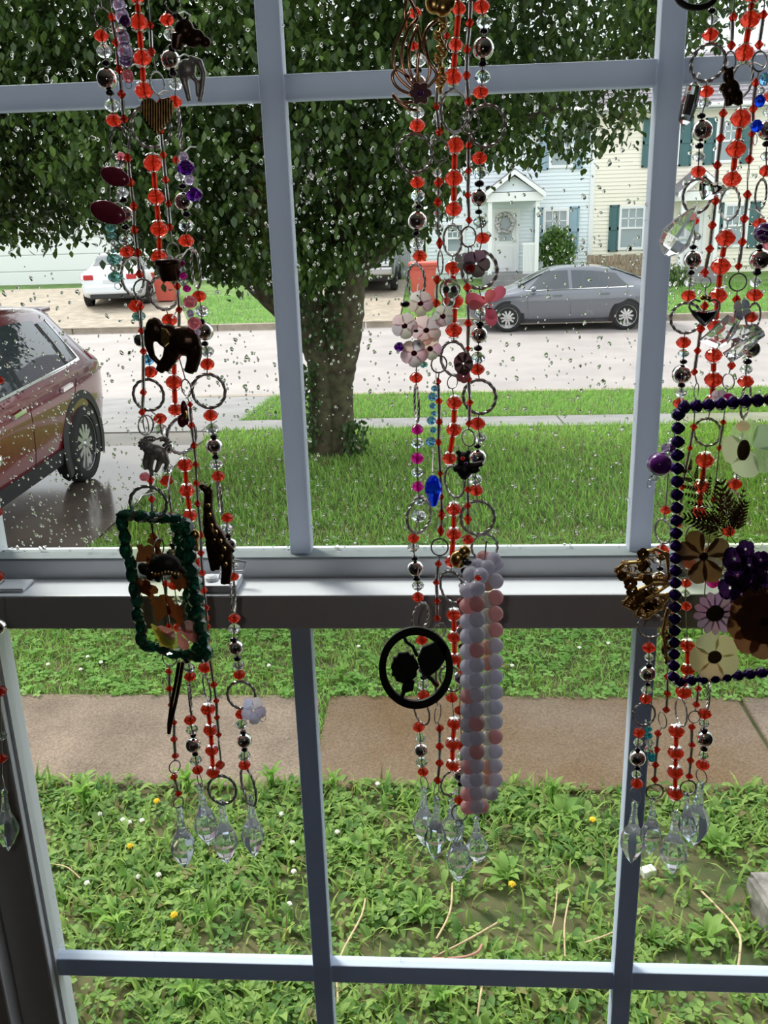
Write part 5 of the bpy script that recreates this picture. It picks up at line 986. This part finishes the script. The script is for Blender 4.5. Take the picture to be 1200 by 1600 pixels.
def gems(t, A, B, n, r, m, sq=(1, 1, 1), jit=0.0, nm='gem'):
    key = (nm, m); 
    if key not in SHAPE:
        me = unit(nm, lambda b: cut(b, 7, .9)); me.materials.append(M[m]); SHAPE[key] = me
    for k in range(n):
        p = A.lerp(B, (k + .5) / n); d = (B - A).normalized(); q = Vector((1, 0, 0)).rotation_difference(d).to_matrix().to_4x4()
        place(nm, SHAPE[key], Matrix.Translation(p + Vector((RNG.uniform(-jit, jit), RNG.uniform(-jit, jit), RNG.uniform(-jit, jit)))) @ q @ Matrix.Rotation(RNG.uniform(-.4, .4) if jit else 0, 4, 'X') @ Matrix.Diagonal((r * sq[0], r * sq[1], r * sq[2], 1)), m, t)
YP = SY - .052
t, P, at, nr = panel('small pressed leaf panel edged with green gems in the left bundle', [(190, 806), (284, 812), (318, 1030), (224, 1008)], [YP - .012, YP + .012, YP + .012, YP - .012])
r0 = 13 * mpp(240, 900, YP)
gems(t, P[0], P[1], 5, r0, 'gemg', (1.35, .8, .75), .0012); gems(t, P[0], P[3], 10, r0, 'gemg', (1.25, .8, .75), .0012); gems(t, P[3], P[2], 5, r0, 'gemg', (1.35, .8, .75), .0012)
gems(t, P[1] + Vector((.002, 0, 0)), P[2] + Vector((.002, 0, 0)), 10, r0, 'gemg', (1.25, 1.2, 1.0), .0012); gems(t, P[1] + Vector((-.006, .006, 0)), P[2] + Vector((-.006, .006, 0)), 10, r0, 'gemg', (1.2, .9, .8), .0012)
BR = (.20, .065, .02); asp = .45
for c, L, w, a in (((.45, .10), .30, .16, 1.4), ((.42, .20), .42, .2, 2.4), ((.5, .2), .42, .15, 1.6), ((.22, .38), .34, .2, -.4), ((.28, .48), .34, .2, 2.6), ((.48, .55), .55, .2, 1.95), ((.52, .55), .62, .17, 1.2), ((.62, .42), .36, .2, .2), ((.40, .52), .38, .2, 3.0)): lobed(at, c, L, w, a, asp, 'pressed_leaf', 'petalw', t, BR)
for c, L, a in (((.55, .82), .3, 2.9), ((.55, .82), .3, 2.2), ((.62, .80), .34, -.4), ((.62, .8), .34, .3), ((.60, .82), .3, 1.2)): lobed(at, c, L, .12, a, asp, 'pressed_petal', 'petalw', t, (.72, .33, .36), .0032, 'petal')
for c, L, a in (((.18, .80), .38, .9), ((.22, .84), .4, .6), ((.30, .88), .3, 1.2)): lobed(at, c, L, .14, a, asp, 'pressed_petal', 'petalw', t, (.62, .60, .16), .0032, 'petal')
MB().tube([at(.45, .02, .003), at(.47, .2, .003), at(.5, .55, .003)], .0005, 5).build('pressed_stem', 'bronze', t)
MB().tube([P[0] + Vector((.006, 0, .0)), U(222, 775, YP), U(262, 764, SY - .02), U(266, 740, SY)], .0006, 6).build('jump_link', 'wire', t); put_ring(t, 232, 786, 29, 26, YP - .004, 'ring')
t = charm('tortoise_charm', 'black tortoise charm in front of the green edged panel', 'charm', (249, 842), YP - .016, hook=(240, 835))
lump(t, 'body', [(258, 882, 26, 17, 0, 14), (228, 890, 12, 9), (222, 886, 7, 7)], [([(240, 892), (233, 905)], [7, 5]), ([(250, 896), (246, 908)], [6, 5]), ([(272, 894), (276, 904)], [6, 5]), ([(282, 888), (290, 896)], [5, 4])], 'blackiron', YP - .016)
for k in range(9): beads_ = oval(238 + k * 5, 896 + 2 * math.sin(k), 1.6, 2.6); plate(t, 'shell_mark', beads_, .003, 'gold', YP - .028)
put_ring(t, 248, 856, 4, 14, YP - .016, 'thin')
t = charm('giraffe_charm', 'bronze giraffe charm standing against the sash lock in the left bundle', 'charm', (322, 760), YC - .004, hook=(312, 756))
lump(t, 'body', [(336, 838, 16, 24, 0, 12, -.45), (350, 862, 14, 18), (325, 768, 8, 7), (318, 762, 8, 5, 0, 4, .5)], [([(326, 768), (325, 795), (328, 820)], [7, 8, 12]), ([(328, 845), (330, 870), (333, 892)], [8, 6, 4]), ([(334, 845), (338, 872), (340, 890)], [7, 5, 4]), ([(350, 860), (352, 890), (349, 912)], [9, 6, 5]), ([(356, 862), (358, 890), (356, 912)], [8, 5, 4]), ([(358, 852), (366, 862)], [3, 2]), ([(325, 764), (330, 756)], [2, 1.5])], 'bronze', YC - .004)
for x, y in ((325, 790), (327, 805), (330, 822), (337, 832), (334, 845), (344, 846), (350, 858), (346, 870), (352, 882)): plate(t, 'hide_patch', oval(x, y, 3.4, 4.2, .4, 7), .003, 'gold', YC - .004 - (12 if y > 815 else 8) * mpp(x, y, YC))
t = charm('animal_charm', 'tiny brown animal charm beside the giraffe', 'charm', (305, 822), hook=(310, 815)); lump(t, 'body', [(305, 836, 8, 9), (304, 850, 7, 12)], [([(301, 855), (300, 864)], [3, 2]), ([(308, 855), (309, 862)], [3, 2])], 'gold')
t = charm('stick_charm', 'twisted dark metal strip hanging below the green edged panel', 'charm', (286, 1030)); 
for dx in (0, 6): wire(t, [(286 - dx, 1034), (281 - dx, 1065), (274 - dx, 1100), (267 - dx * .5, 1130), (264, 1146)], .0017, 'bronze', YC + dx * .0004, 'strip')
t = charm('flower_pendant', 'pale violet frosted flower hanging from a ring of the left bundle', 'pendant', (390, 1102), hook=(386, 1096))
petals(t, 396, 1110, 22, 5, 'petalw', YC, .2, .9, .45, col=(.78, .68, .93), cup=.4); put_ring(t, 411, 1122, 4, 5, YC - .004, 'thin')
# --- middle bundle charms
t = charm('butterfly_brooch', 'copper wire butterfly brooch at the top of the middle bundle', 'brooch', (650, 20), YC - .004, hook=(648, 16))
for pts in ([(656, 150), (622, 120), (614, 85), (628, 45), (640, 20)], [(655, 145), (632, 115), (628, 80), (636, 50), (646, 36)], [(655, 138), (640, 110), (640, 75), (650, 45)], [(656, 152), (625, 140), (613, 122), (620, 108), (640, 122)], [(655, 158), (628, 160), (614, 148), (622, 158), (640, 170), (652, 172)], [(655, 135), (652, 100), (656, 70), (652, 40)], [(660, 140), (672, 110), (662, 70), (668, 45), (684, 30)], [(660, 145), (682, 118), (670, 95), (664, 60)], [(635, 50), (632, 20), (636, -10)], [(646, 36), (652, 25), (636, -8)]): 
    P = pts; Q = []
    for k in range(len(P) - 1):
        a, b_, c, d = P[max(k - 1, 0)], P[k], P[k + 1], P[min(k + 2, len(P) - 1)]
        for j in range(5): q = j / 5; Q.append(tuple(.5 * (2 * b_[i] + (c[i] - a[i]) * q + (2 * a[i] - 5 * b_[i] + 4 * c[i] - d[i]) * q * q + (3 * b_[i] - a[i] - 3 * c[i] + d[i]) * q ** 3) for i in (0, 1)) + (-.004 * math.sin(math.pi * (k + q) / len(P)),))
    wire(t, Q + [P[-1]], .0012, 'copper', YC - .004, 'wing_wire')
for k in range(6): a = k * 1.047; plate(t, 'enamel_petal', oval(657 + 9 * math.cos(a), 146 + 10 * math.sin(a), 9, 7, a), .005, 'darkred', YC - .010 - .001 * (k % 2))
beads(t, 'g657,146,6', YC - .014)
t = charm('filigree_charm', 'dark gold filigree charm beside the copper butterfly', 'charm', (686, 6)); lump(t, 'body', [(678, 4, 14, 16), (692, 10, 15, 14), (704, 2, 8, 12)], [], 'gold')
for k in range(16): y = 30 + k * 7; wire(t, [(686 + 7 * math.sin(k * 1.3), y), (692 + 6 * math.cos(k), y + 5, -.004), (688 + 5 * math.sin(k * 2.1), y + 10)], .0016, 'gold', nm='filigree')
t = charm('flower_cluster', 'cluster of pinkish white flower beads over the road, middle bundle', 'flower cluster', (652, 462))
for cx_, cy_, r, a in ((657, 474, 20, .3), (632, 509, 21, .1), (666, 516, 24, .5), (647, 552, 22, .2), (692, 494, 17, .6), (672, 545, 18, 0)): 
    petals(t, cx_, cy_, r, 5, 'petalw', YC - RNG.uniform(-.003, .004), a, 1, .5, col=(.88, .74, .74), cup=.25); beads(t, f'd{cx_},{cy_},5', YC - .006)
beads(t, 'K633,475,8 P624,542,9 T662,570,7 c655,535,5 K650,517,4', YC - .003)
t = charm('glass_charm', 'clear gray skull shaped glass charm behind the central red beads', 'charm', (703, 438), YC + .012); lump(t, 'skull', [(703, 452, 17, 16, 0, 11), (701, 470, 11, 11)], [], 'skull', YC + .014); plate(t, 'eye', oval(697, 452, 5, 6), .004, 'blackiron', YC + .003); plate(t, 'eye', oval(709, 452, 5, 6), .004, 'blackiron', YC + .003)
t = charm('flower_pendant', 'pink frosted lily flower beside the gray sedan', 'pendant', (752, 452), hook=(748, 448))
petals(t, 762, 474, 36, 3, 'petalw', YC, -.75, 1, .28, col=(.9, .22, .28), cup=.2); petals(t, 758, 476, 26, 3, 'petalw', YC - .004, 1.0, 1, .33, col=(.9, .25, .3), cup=.25); beads(t, 'c765,478,6', YC - .006)
t = charm('flower_pendant', 'grayish brown flower inside the round ring above the pink lily', 'pendant', (740, 398), hook=(733, 384)); petals(t, 744, 412, 22, 5, 'petalw', YC, .1, 1, .5, col=(.22, .15, .17), cup=.3); beads(t, 'R735,419,8', YC - .006); petals(t, 724, 408, 14, 4, 'petalw', YC + .004, .5, 1, .5, col=(.36, .3, .32))
t = charm('flower_pendant', 'dark mauve disc flower right of the small rings over the road', 'pendant', (727, 550), hook=(731, 548)); petals(t, 724, 568, 18, 6, 'petalw', YC, .3, .85, .55, col=(.17, .09, .10)); petals(t, 724, 588, 11, 5, 'petalw', YC, .1, 1, .5, col=(.3, .07, .09))
t = charm('bead_drop', 'pale blue crystal drop beside the thin middle strand', 'bead drop', (681, 600)); beads(t, 'J679,607,6 J676,620,8 J676,634,6 J678,646,5 J674,657,8 J677,672,6 J673,690,9 o675,703,4,5')
t = charm('teardrop_pendant', 'dark blue cut glass teardrop in the middle bundle', 'pendant', (676, 738)); q = U(677, 766, YC); s = mpp(677, 766, YC); b = MB(); b.lathe([(0, 25 * s), (4 * s, 24 * s), (10 * s, 17 * s), (14 * s, 6 * s), (13.5 * s, -2 * s), (5 * s, -25 * s), (0, -28 * s)], 9, False, c=(q.x, q.y, q.z)); b.v = [(x, y, z) for x, y, z in b.v]; b.build('teardrop', 'blue', t)
b = None
t = charm('bear_charm', 'black bear shaped bead charm in front of a silver bead, middle bundle', 'charm', (716, 700), hook=(708, 702)); lump(t, 'body', [(724, 717, 11, 11), (726, 735, 12, 13), (741, 734, 8, 6)], [([(716, 730), (708, 733)], [6, 6]), ([(734, 728), (754, 724)], [5, 5]), ([(722, 742), (730, 745)], [7, 6]), ([(717, 708), (714, 704)], [4, 4]), ([(731, 708), (734, 704)], [4, 4])], 'blackiron')
beads(t, 'R723,716,4 g728,724,3', YC - .008)
t = charm('bead_drop', 'brown and black bead cluster above the pearl edged panel', 'bead drop', (722, 845), hook=(730, 842)); lump(t, 'shell', [(716, 874, 13, 14), (726, 862, 10, 10)], [], 'gold'); beads(t, 'K730,878,8 K726,892,7 R712,880,5', YC - .004)
t = charm('round_silhouette', 'round black metal ornament with a flower and leaf silhouette', 'ornament', (680, 980), YC + .012, hook=(686, 978)); Yr = YC + .012
b = MB(); c = U(650, 1043, Yr); s = mpp(650, 1043, Yr); n = 56; vs = []
for k in range(n):
    a = 2 * math.pi * k / n
    for r, d in ((58, -.0015), (47, -.0015), (47, .0015), (58, .0015)): p = U(650 + r * math.cos(a), 1043 + (r * 1.1) * math.sin(a), Yr); vs.append((p.x, Yr + d, p.z))
b.add(vs, [(i * 4 + k, i * 4 + (k + 1) % 4, ((i + 1) % n) * 4 + (k + 1) % 4, ((i + 1) % n) * 4 + k) for i in range(n) for k in range(4)]); b.build('rim', 'blackiron', t)
scal = [(632 + (21 + 1.8 * math.cos(k * 2.6)) * math.cos(k * .2244), 1043 + (25 + 2 * math.cos(k * 2.6)) * math.sin(k * .2244)) for k in range(28)]
plate(t, 'flower', scal, .003, 'blackiron', Yr, .05); wire(t, [(630, 992), (635, 1003), (645, 1010), (652, 1025)], .0016, 'blackiron', Yr, 'tendril'); plate(t, 'leaf', [(630, 1066), (640, 1058), (648, 1064), (646, 1078), (634, 1082), (627, 1076)], .003, 'blackiron', Yr, .05); wire(t, [(632, 1078), (628, 1088), (626, 1098)], .0022, 'blackiron', Yr, 'stalk')
plate(t, 'wing', [(660, 1010), (676, 1004), (690, 1000), (700, 1010), (696, 1030), (686, 1045), (672, 1056), (658, 1050), (652, 1030)], .003, 'blackiron', Yr, .05); wire(t, [(660, 1050), (675, 1062), (684, 1072)], .002, 'blackiron', Yr, 'stalk')
# pearl edged panel, seen almost edge on
Yq = SY - .045; A0, A1 = U(738, 905, Yq - .012), U(738, 1268, Yq - .012); B0, B1 = U(768, 868, Yq + .03), U(768, 1228, Yq + .03)
t = thing('pearl_edged_panel', 'clear panel edged with gray and pink pearls, turned edge on, middle bundle', 'panel', A0); nrm = (A1 - A0).cross(B0 - A0).normalized()
b = MB(); b.prism([A0, B0, B1, A1], .0035, .004, nrm); b.build('clear_sheet', 'resin', t)
pr_ = 12.5 * mpp(740, 1050, Yq); PM = {}
for m in ('pearlw', 'pearlp'):
    me = UM['ball'].copy(); me.materials.clear(); me.materials.append(M[m]); PM[m] = me
def pearls(a, c_, n, off):
    for k in range(n):
        p = a.lerp(c_, (k + .5) / n); m = 'pearlp' if RNG.random() < .33 else 'pearlw'
        place('pearl', PM[m], Matrix.Translation(p + off) @ Matrix.Diagonal((pr_, pr_, pr_, 1)), m, t)
for sg, sh_ in ((1, 0.0), (-1, .5)):
    off = nrm * sg * .0042; k = (A1 - A0) * (.03 * sh_)
    pearls(A0 + k, A1 + k, 16, off); pearls(B0 + k, B1 + k, 15, off * .9); pearls(A0, B0, 3, off); pearls(A1, B1, 2, off)
beads(t, 'R747,903,6', Yq - .024)
MB().tube([A0.lerp(B0, .6), U(760, 846, Yq), U(757, 838, SY)], .0007, 6).build('jump_link', 'wire', t)
# --- right bundle charms
t = charm('wire_hoop', 'thick dark hoop at the top edge over the right bundle', 'charm', (1110, -15)); s = mpp(1088, -5, YC)
b = MB(); b.tube([U(1088 + 30 * math.cos(a), -8 + 20 * math.sin(a), YC) for a in np.linspace(0, 2 * math.pi, 30)], 5 * s, 10); b.build('hoop', 'blackiron', t)
t = charm('glass_pendant', 'clear glass cylinder bead with a dark core beside the right grille bar', 'pendant', (1088, 122), hook=(1094, 116)); 
b = MB(); a, c_ = U(1086, 128, YC), U(1068, 196, YC); s = mpp(1077, 160, YC); b.tube([a, a.lerp(c_, .1), a.lerp(c_, .5), a.lerp(c_, .9), c_], [3 * s, 11 * s, 13 * s, 10 * s, 3 * s], 10, False); b.build('glass_bead', 'skull', t); MB().tube([a.lerp(c_, .3), a.lerp(c_, .75)], 5 * s, 8).build('core', 'bronze', t); put_ring(t, 1066, 202, 3, 4, YC, 'thin')
t = charm('bear_charm', 'dark brown bear charm in the right bundle beside the second red bead', 'charm', (1136, 104), hook=(1138, 100)); lump(t, 'body', [(1138, 118, 9, 11), (1142, 140, 14, 15), (1152, 152, 9, 11)], [([(1132, 132), (1127, 142)], [6, 5]), ([(1138, 152), (1138, 166)], [6, 5]), ([(1154, 156), (1157, 164)], [6, 5]), ([(1134, 110), (1131, 103)], [3, 2]), ([(1142, 109), (1146, 104)], [3, 2])], 'bronze')
t = charm('bead_drop', 'blue glass bead drop near the top of the right edge', 'bead drop', (1192, 104)); beads(t, 'J1194,124,9,11 Z1187,158,9,11 c1190,142,6 Z1182,197,10,11 o1180,218,5,8')
t = charm('crystal_heart', 'iridescent cut crystal heart over the upper part of the right bundle', 'pendant', (1104, 276), hook=(1098, 278)); b = MB(); b.prism([U(x, y, YC) for x, y in ((1098, 312), (1094, 298), (1095, 286), (1103, 281), (1110, 287), (1118, 285), (1129, 288), (1134, 294), (1124, 304), (1112, 312))], .014, .45); b.build('crystal', 'ab', t)
t = charm('crystal_pendant', 'large clear cut teardrop crystal over the right grille bar', 'pendant', (1082, 326), hook=(1086, 322)); q = U(1062, 363, YC); s = mpp(1062, 363, YC); b = MB(); b.lathe([(0, 45 * s), (8 * s, 34 * s), (20 * s, 8 * s), (25 * s, -10 * s), (20 * s, -26 * s), (8 * s, -38 * s), (0, -40 * s)], 8, False); mx = Matrix.Translation(q) @ Matrix.Rotation(.55, 4, 'Y') @ Matrix.Diagonal((1, .5, 1, 1)); b.v = [tuple(mx @ Vector(p)) for p in b.v]; b.build('crystal', 'clear', t)
t = charm('glass_pendant', 'purple swirled glass ball at the right edge above a silver bead', 'pendant', (1194, 340)); beads(t, 'g1195,364,17 N1202,382,10'); wire(t, [(1181, 360, -.008), (1190, 356, -.009), (1200, 360, -.009)], .0008, 'lilac', YC, 'swirl'); wire(t, [(1182, 370, -.008), (1192, 367, -.009), (1202, 372, -.009)], .0008, 'lilac', YC, 'swirl')
t = charm('heart_charm', 'black faceted heart charm framed in wire in the right bundle', 'charm', (1104, 462), hook=(1102, 455)); plate(t, 'heart', [(1100, 508), (1086, 494), (1079, 484), (1100, 487), (1122, 483), (1114, 496)], .008, 'black', YC, .3); wire(t, [(1100, 509), (1084, 493), (1077, 480), (1078, 472), (1086, 468), (1094, 471)], .0009, 'wire', YC); wire(t, [(1100, 509), (1116, 496), (1124, 482), (1124, 473), (1116, 468), (1107, 471)], .0009, 'wire', YC); lump(t, 'bow', [(1098, 465, 5, 4), (1107, 466, 5, 4)], [], 'gold')
t = charm('crystal_butterfly', 'large clear cut crystal butterfly across the right bundle', 'pendant', (1150, 496), hook=(1160, 492))
for nm, pts in (('wing', [(1092, 533), (1116, 512), (1138, 492), (1156, 500), (1148, 520), (1136, 536), (1120, 545)]), ('wing', [(1130, 552), (1148, 540), (1168, 526), (1192, 516), (1194, 524), (1176, 540), (1158, 556), (1142, 566)]), ('wing', [(1148, 506), (1166, 508), (1180, 506), (1190, 514), (1170, 530), (1150, 536), (1140, 530)])):
    b = MB(); b.prism([U(x, y, YC + RNG.uniform(-.002, .002)) for x, y in pts], .010, .42); b.build(nm, 'clear', t)
t = charm('flower_pendant', 'gray glass petal flower beside the crystal butterfly', 'pendant', (1166, 470), hook=(1162, 466)); petals(t, 1160, 484, 18, 4, 'petalw', YC + .004, .6, .8, .5, col=(.3, .28, .34)); beads(t, 'R1174,496,10', YC)
t = charm('flower_pendant', 'small pink and lilac flower at the top edge of the purple edged panel', 'pendant', (1130, 608), hook=(1138, 604)); petals(t, 1124, 622, 14, 5, 'petalw', YC, .2, 1, .5, col=(.7, .55, .66)); beads(t, 'M1138,620,8 M1131,628,5', YC - .004)
t = charm('ball_pendant', 'purple glass ball with clear beads at the edge of the purple edged panel', 'pendant', (1040, 696), YC - .006, hook=(1052, 690)); beads(t, 'V1040,700,7 g1031,725,20 c1024,745,7 c1018,748,5 o1014,756,4,6', YC - .006); beads(t, 'g1048,700,8', YC + .004)
# purple edged panel
YQ = SY - .06
t, P, at, nr = panel('large pressed flower panel edged with purple gems, cut off by the right edge', [(1060, 637), (1330, 612), (1330, 1036), (1052, 1066)], [YQ] * 4)
rg_ = 10.5 * mpp(1060, 850, YQ)
gems(t, P[0], P[1], 14, rg_, 'gemp', (1, 1, 1)); gems(t, P[0], P[3], 22, rg_, 'gemp', (.95, 1, 1)); gems(t, P[3], P[2], 15, rg_, 'gemp', (1, 1, .95)); gems(t, P[1], P[2], 22, rg_, 'gemp', (1, 1, 1))
def PQ(px, py, d=.003): 
    p = U(px, py, YQ); return p + nr * d
def fern(x, y, ang, L, lv, d):
    b = MB()
    def frond(x0, y0, a, l, lev):
        n = 9 if lev else 7; x1, y1 = x0 + l * math.cos(a), y0 + l * math.sin(a); b.tube([PQ(x0, y0, d), PQ(x1, y1, d)], .0003, 4)
        for k in range(1, n):
            q = k / n; xx, yy = x0 + (x1 - x0) * q, y0 + (y1 - y0) * q; ll = l * (.42 if lev else .3) * (1 - q * .75)
            for sg in (-1, 1):
                if lev: frond(xx, yy, a + sg * .75, ll, lev - 1)
                else:
                    ex, ey = xx + ll * math.cos(a + sg * .6), yy + ll * math.sin(a + sg * .6); w = 1.6; px_, py_ = -math.sin(a + sg * .6) * w, math.cos(a + sg * .6) * w
                    mx_, my_ = (xx + ex) / 2, (yy + ey) / 2; b.add([PQ(xx, yy, d), PQ(mx_ + px_, my_ + py_, d + .0003), PQ(ex, ey, d), PQ(mx_ - px_, my_ - py_, d + .0003)], [(0, 1, 2, 3)])
    frond(x, y, ang, L, lv); o = b.build('pressed_fern', 'petalw', t, fix=False); paint(o, (.055, .022, .014))
fern(1148, 848, -2.15, 150, 1, .003); fern(1140, 835, -1.75, 90, 1, .0036); fern(1142, 830, -1.15, 55, 1, .0032); fern(1132, 822, -2.9, 70, 1, .0028); fern(1150, 820, -1.4, 62, 0, .003)
def pressed(cx_, cy_, r, n, col, a0=0, w=.42, d=.003, centre=None, nm='pressed_petal', sq=1):
    for k in range(n):
        a = a0 + 2 * math.pi * k / n; O = [(.1, .1), (.4, .75), (.7, 1), (.9, .75), (1, .15), (1, -.15), (.9, -.75), (.7, -1), (.4, -.75), (.1, -.1)]; b = MB(); dd = d + .0002 * (k % 3)
        pts = [PQ(cx_ + (r * q * math.cos(a) - r * w * v * math.sin(a)) * sq, cy_ + r * q * math.sin(a) + r * w * v * math.cos(a), dd) for q, v in O]; b.add(pts, [tuple(range(10))]); o = b.build(nm, 'petalw', t, fix=False); paint(o, [c * RNG.uniform(.85, 1.15) for c in col])
    if centre:
        b = MB(); s = mpp(cx_, cy_, YQ); b.ball(PQ(cx_, cy_, d), (r * centre[0] * s, .0012, r * centre[0] * s), 14, 8); o = b.build('flower_centre', 'petalw', t); paint(o, centre[1])
pressed(1098, 868, 44, 8, (.15, .085, .045), .3, .36, .002, (.16, (.05, .025, .01)))
pressed(1115, 955, 34, 13, (.40, .24, .42), .1, .2, .0042, (.42, (.07, .06, .03)))
pressed(1115, 1024, 40, 5, (.66, .60, .38), .5, .5, .003, (.28, (.14, .09, .05)))
pressed(1190, 968, 58, 9, (.24, .10, .055), .2, .38, .0048, (.2, (.06, .03, .02))); pressed(1186, 962, 40, 7, (.15, .06, .035), .5, .42, .0056, None)
pressed(1172, 700, 46, 5, (.82, .85, .70), .6, .5, .002, None); 
lump_ = MB(); s = mpp(1160, 700, YQ); lump_.ball(PQ(1160, 702), (10 * s, .003, 17 * s), 10, 8); o = lump_.build('pressed_bud', 'petalw', t); paint(o, (.12, .08, .04))
for cx_, cy_, r in ((1145, 870, 20), (1162, 855, 15), (1168, 880, 17), (1150, 895, 22), (1186, 872, 15), (1195, 890, 18), (1138, 915, 20), (1170, 905, 20), (1155, 925, 18), (1185, 910, 14)): pressed(cx_, cy_, r, 5, (.045, .012, .10), RNG.uniform(0, 1), .5, .0045)
for cx_, cy_, r in ((1180, 895, 18), (1150, 905, 16), (1162, 920, 18), (1196, 870, 14), (1176, 925, 16)): pressed(cx_, cy_, r, 4, (.36, .13, .42), RNG.uniform(0, 1), .45, .0036)
b = MB(); 
for x0, y0, x1, y1 in ((1150, 860, 1185, 930), (1170, 860, 1190, 930), (1195, 880, 1190, 940), (1150, 895, 1188, 935)): b.tube([PQ(x0, y0, .005), PQ(x1, y1, .005)], .0004, 4)
o = b.build('pressed_stem', 'petalw', t); paint(o, (.03, .015, .02))
beads(t, 'M1114,910,11,9', YQ + .01)
MB().tube([P[0] + Vector((.004, 0, 0)), U(1064, 622, SY - .03), U(1063, 612, SY)], .0007, 6).tube([P[1], P[1] + Vector((0, .05, .10)), P[1] + Vector((0, .056, .9))], .0007, 6).build('jump_link', 'wire', t)
t = charm('butterfly_brooch', 'antique gold filigree butterfly left of the purple edged panel', 'brooch', (1030, 858), YC - .004, hook=(1034, 848)); Yg = YC - .004
for pts in ([(1046, 908), (1030, 905), (1000, 905), (975, 905), (962, 892), (975, 880), (1000, 878), (1008, 862), (1025, 858), (1042, 866)], [(1046, 912), (1026, 926), (1004, 938), (988, 952), (974, 944), (986, 930), (1000, 920), (1020, 912)], [(1046, 930), (1030, 950), (1010, 965), (995, 960), (1002, 945), (1022, 930)], [(1044, 950), (1036, 985), (1040, 1020), (1046, 1038), (1050, 1000)]):
    c_ = (sum(p[0] for p in pts) / len(pts), sum(p[1] for p in pts) / len(pts))
    wire(t, [(x, y, -.001) for x, y in pts + pts[:1]], .0016, 'gold', Yg, 'wing_rim')
    b = MB()
    for k in range(64):
        q = RNG.random(); i = int(RNG.integers(len(pts))); x, y = c_[0] + (pts[i][0] - c_[0]) * q, c_[1] + (pts[i][1] - c_[1]) * q; s = mpp(x, y, Yg); a = RNG.uniform(0, 6)
        b.tube([U(x + 5 * math.cos(a + j * .9) * (1 + .1 * j), y + 5 * math.sin(a + j * .9), Yg - .001) for j in range(7)], .0005, 5)
    for i, (x, y) in enumerate(pts): b.ball(U(c_[0] + (x - c_[0]) * .8, c_[1] + (y - c_[1]) * .8, Yg - .001), .0016, 7, 5)
    o = b.build('filigree', 'gold', t, fix=False); o['kind'] = 'stuff'
for x, y, r in ((985, 912, 11), (1005, 866, 10), (988, 924, 10), (1012, 906, 9), (972, 900, 8), (992, 946, 8), (1000, 936, 9)): petals(t, x, y, r, 5, 'gold', Yg - .003, x, 1, .5, nm='metal_petal')
t = charm('bead_drop', 'turquoise bead drop beside the leftmost strand of the right bundle', 'bead drop', (1010, 1130), hook=(1008, 1126)); beads(t, 'Q1013,1139,6 Q1013,1149,7 c1015,1160,8 A1014,1170,9 Q1017,1180,7 Q1018,1186,6 o1017,1192,4,4')
# the end of the world edge: small red ornament at the far left
t = charm('bead_drop', 'single red bead just entering at the far left over the red car', 'bead drop', (-3, 578), hook=(-20, 570)); beads(t, 'R0,594,8')
TAGS = {'clover_weeds': ('low three leaved clover covering the weedy strip below the window', 'clover'), 'clover_weeds.001': ('clover mixed through the lawn beyond the concrete path', 'clover'), 'broadleaf_weeds': ('broad leaved weeds between path and window', 'weeds'), 'grass_blades': ('grass blades among the weeds below the window', 'grass'), 'lawn_grass': ('short sunny lawn grass just beyond the concrete path', 'grass'), 'lawn_grass.001': ('deeper green lawn grass around the foot of the tree', 'grass'), 'verge_grass': ('grass strip between sidewalk and street', 'grass'), 'far_grass': ('grass of the front yards across the street', 'grass'), 'joint_grass': ('grass growing in the joint between two path slabs', 'grass'),
        'wall_front': ('room wall around the window', 'wall'), 'wall_back': ('room wall behind the viewer', 'wall'), 'wall_left': ('side wall of the room towards the red car', 'wall'), 'wall_right': ('side wall of the room towards the concrete block', 'wall'), 'floor': ('dark wooden room floor', 'floor'), 'ceiling': ('plain room ceiling', 'ceiling'), 'window_1': ('white vinyl double hung window with grille bars and rain on the upper panes', 'window'), 'ground_near': ('soil under the lawn and weeds in front of the window', 'ground'), 'street': ('wide pale wet street', 'street'), 'ground_far': ('green ground of the yards across the street', 'ground'), 'curb': ('low curb of the street on the near side', 'curb'), 'curb.001': ('tan curb across the street behind the gray sedan', 'curb'), 'front_path': ('tan concrete path of large slabs in front of the window', 'path'), 'sidewalk': ('narrow gray sidewalk crossing the lawn behind the tree', 'sidewalk'), 'driveway': ('dark wet driveway under the red car', 'driveway'), 'driveway_apron': ('concrete apron joining the wet driveway to the street', 'driveway'), 'far_driveway': ('driveway across the street under the white sedan', 'driveway'), 'far_driveway.001': ('driveway across the street under the dark car', 'driveway')}
for k_, (l_, c_) in TAGS.items():
    if k_ in bpy.data.objects: tag(bpy.data.objects[k_], l_, c_)
    else: print('NO', k_)
for p_ in bpy.data.objects:
    if 'kind' not in p_ and p_.parent is None and p_.type == 'MESH' and 'category' not in p_: print('UNTAGGED', p_.name)
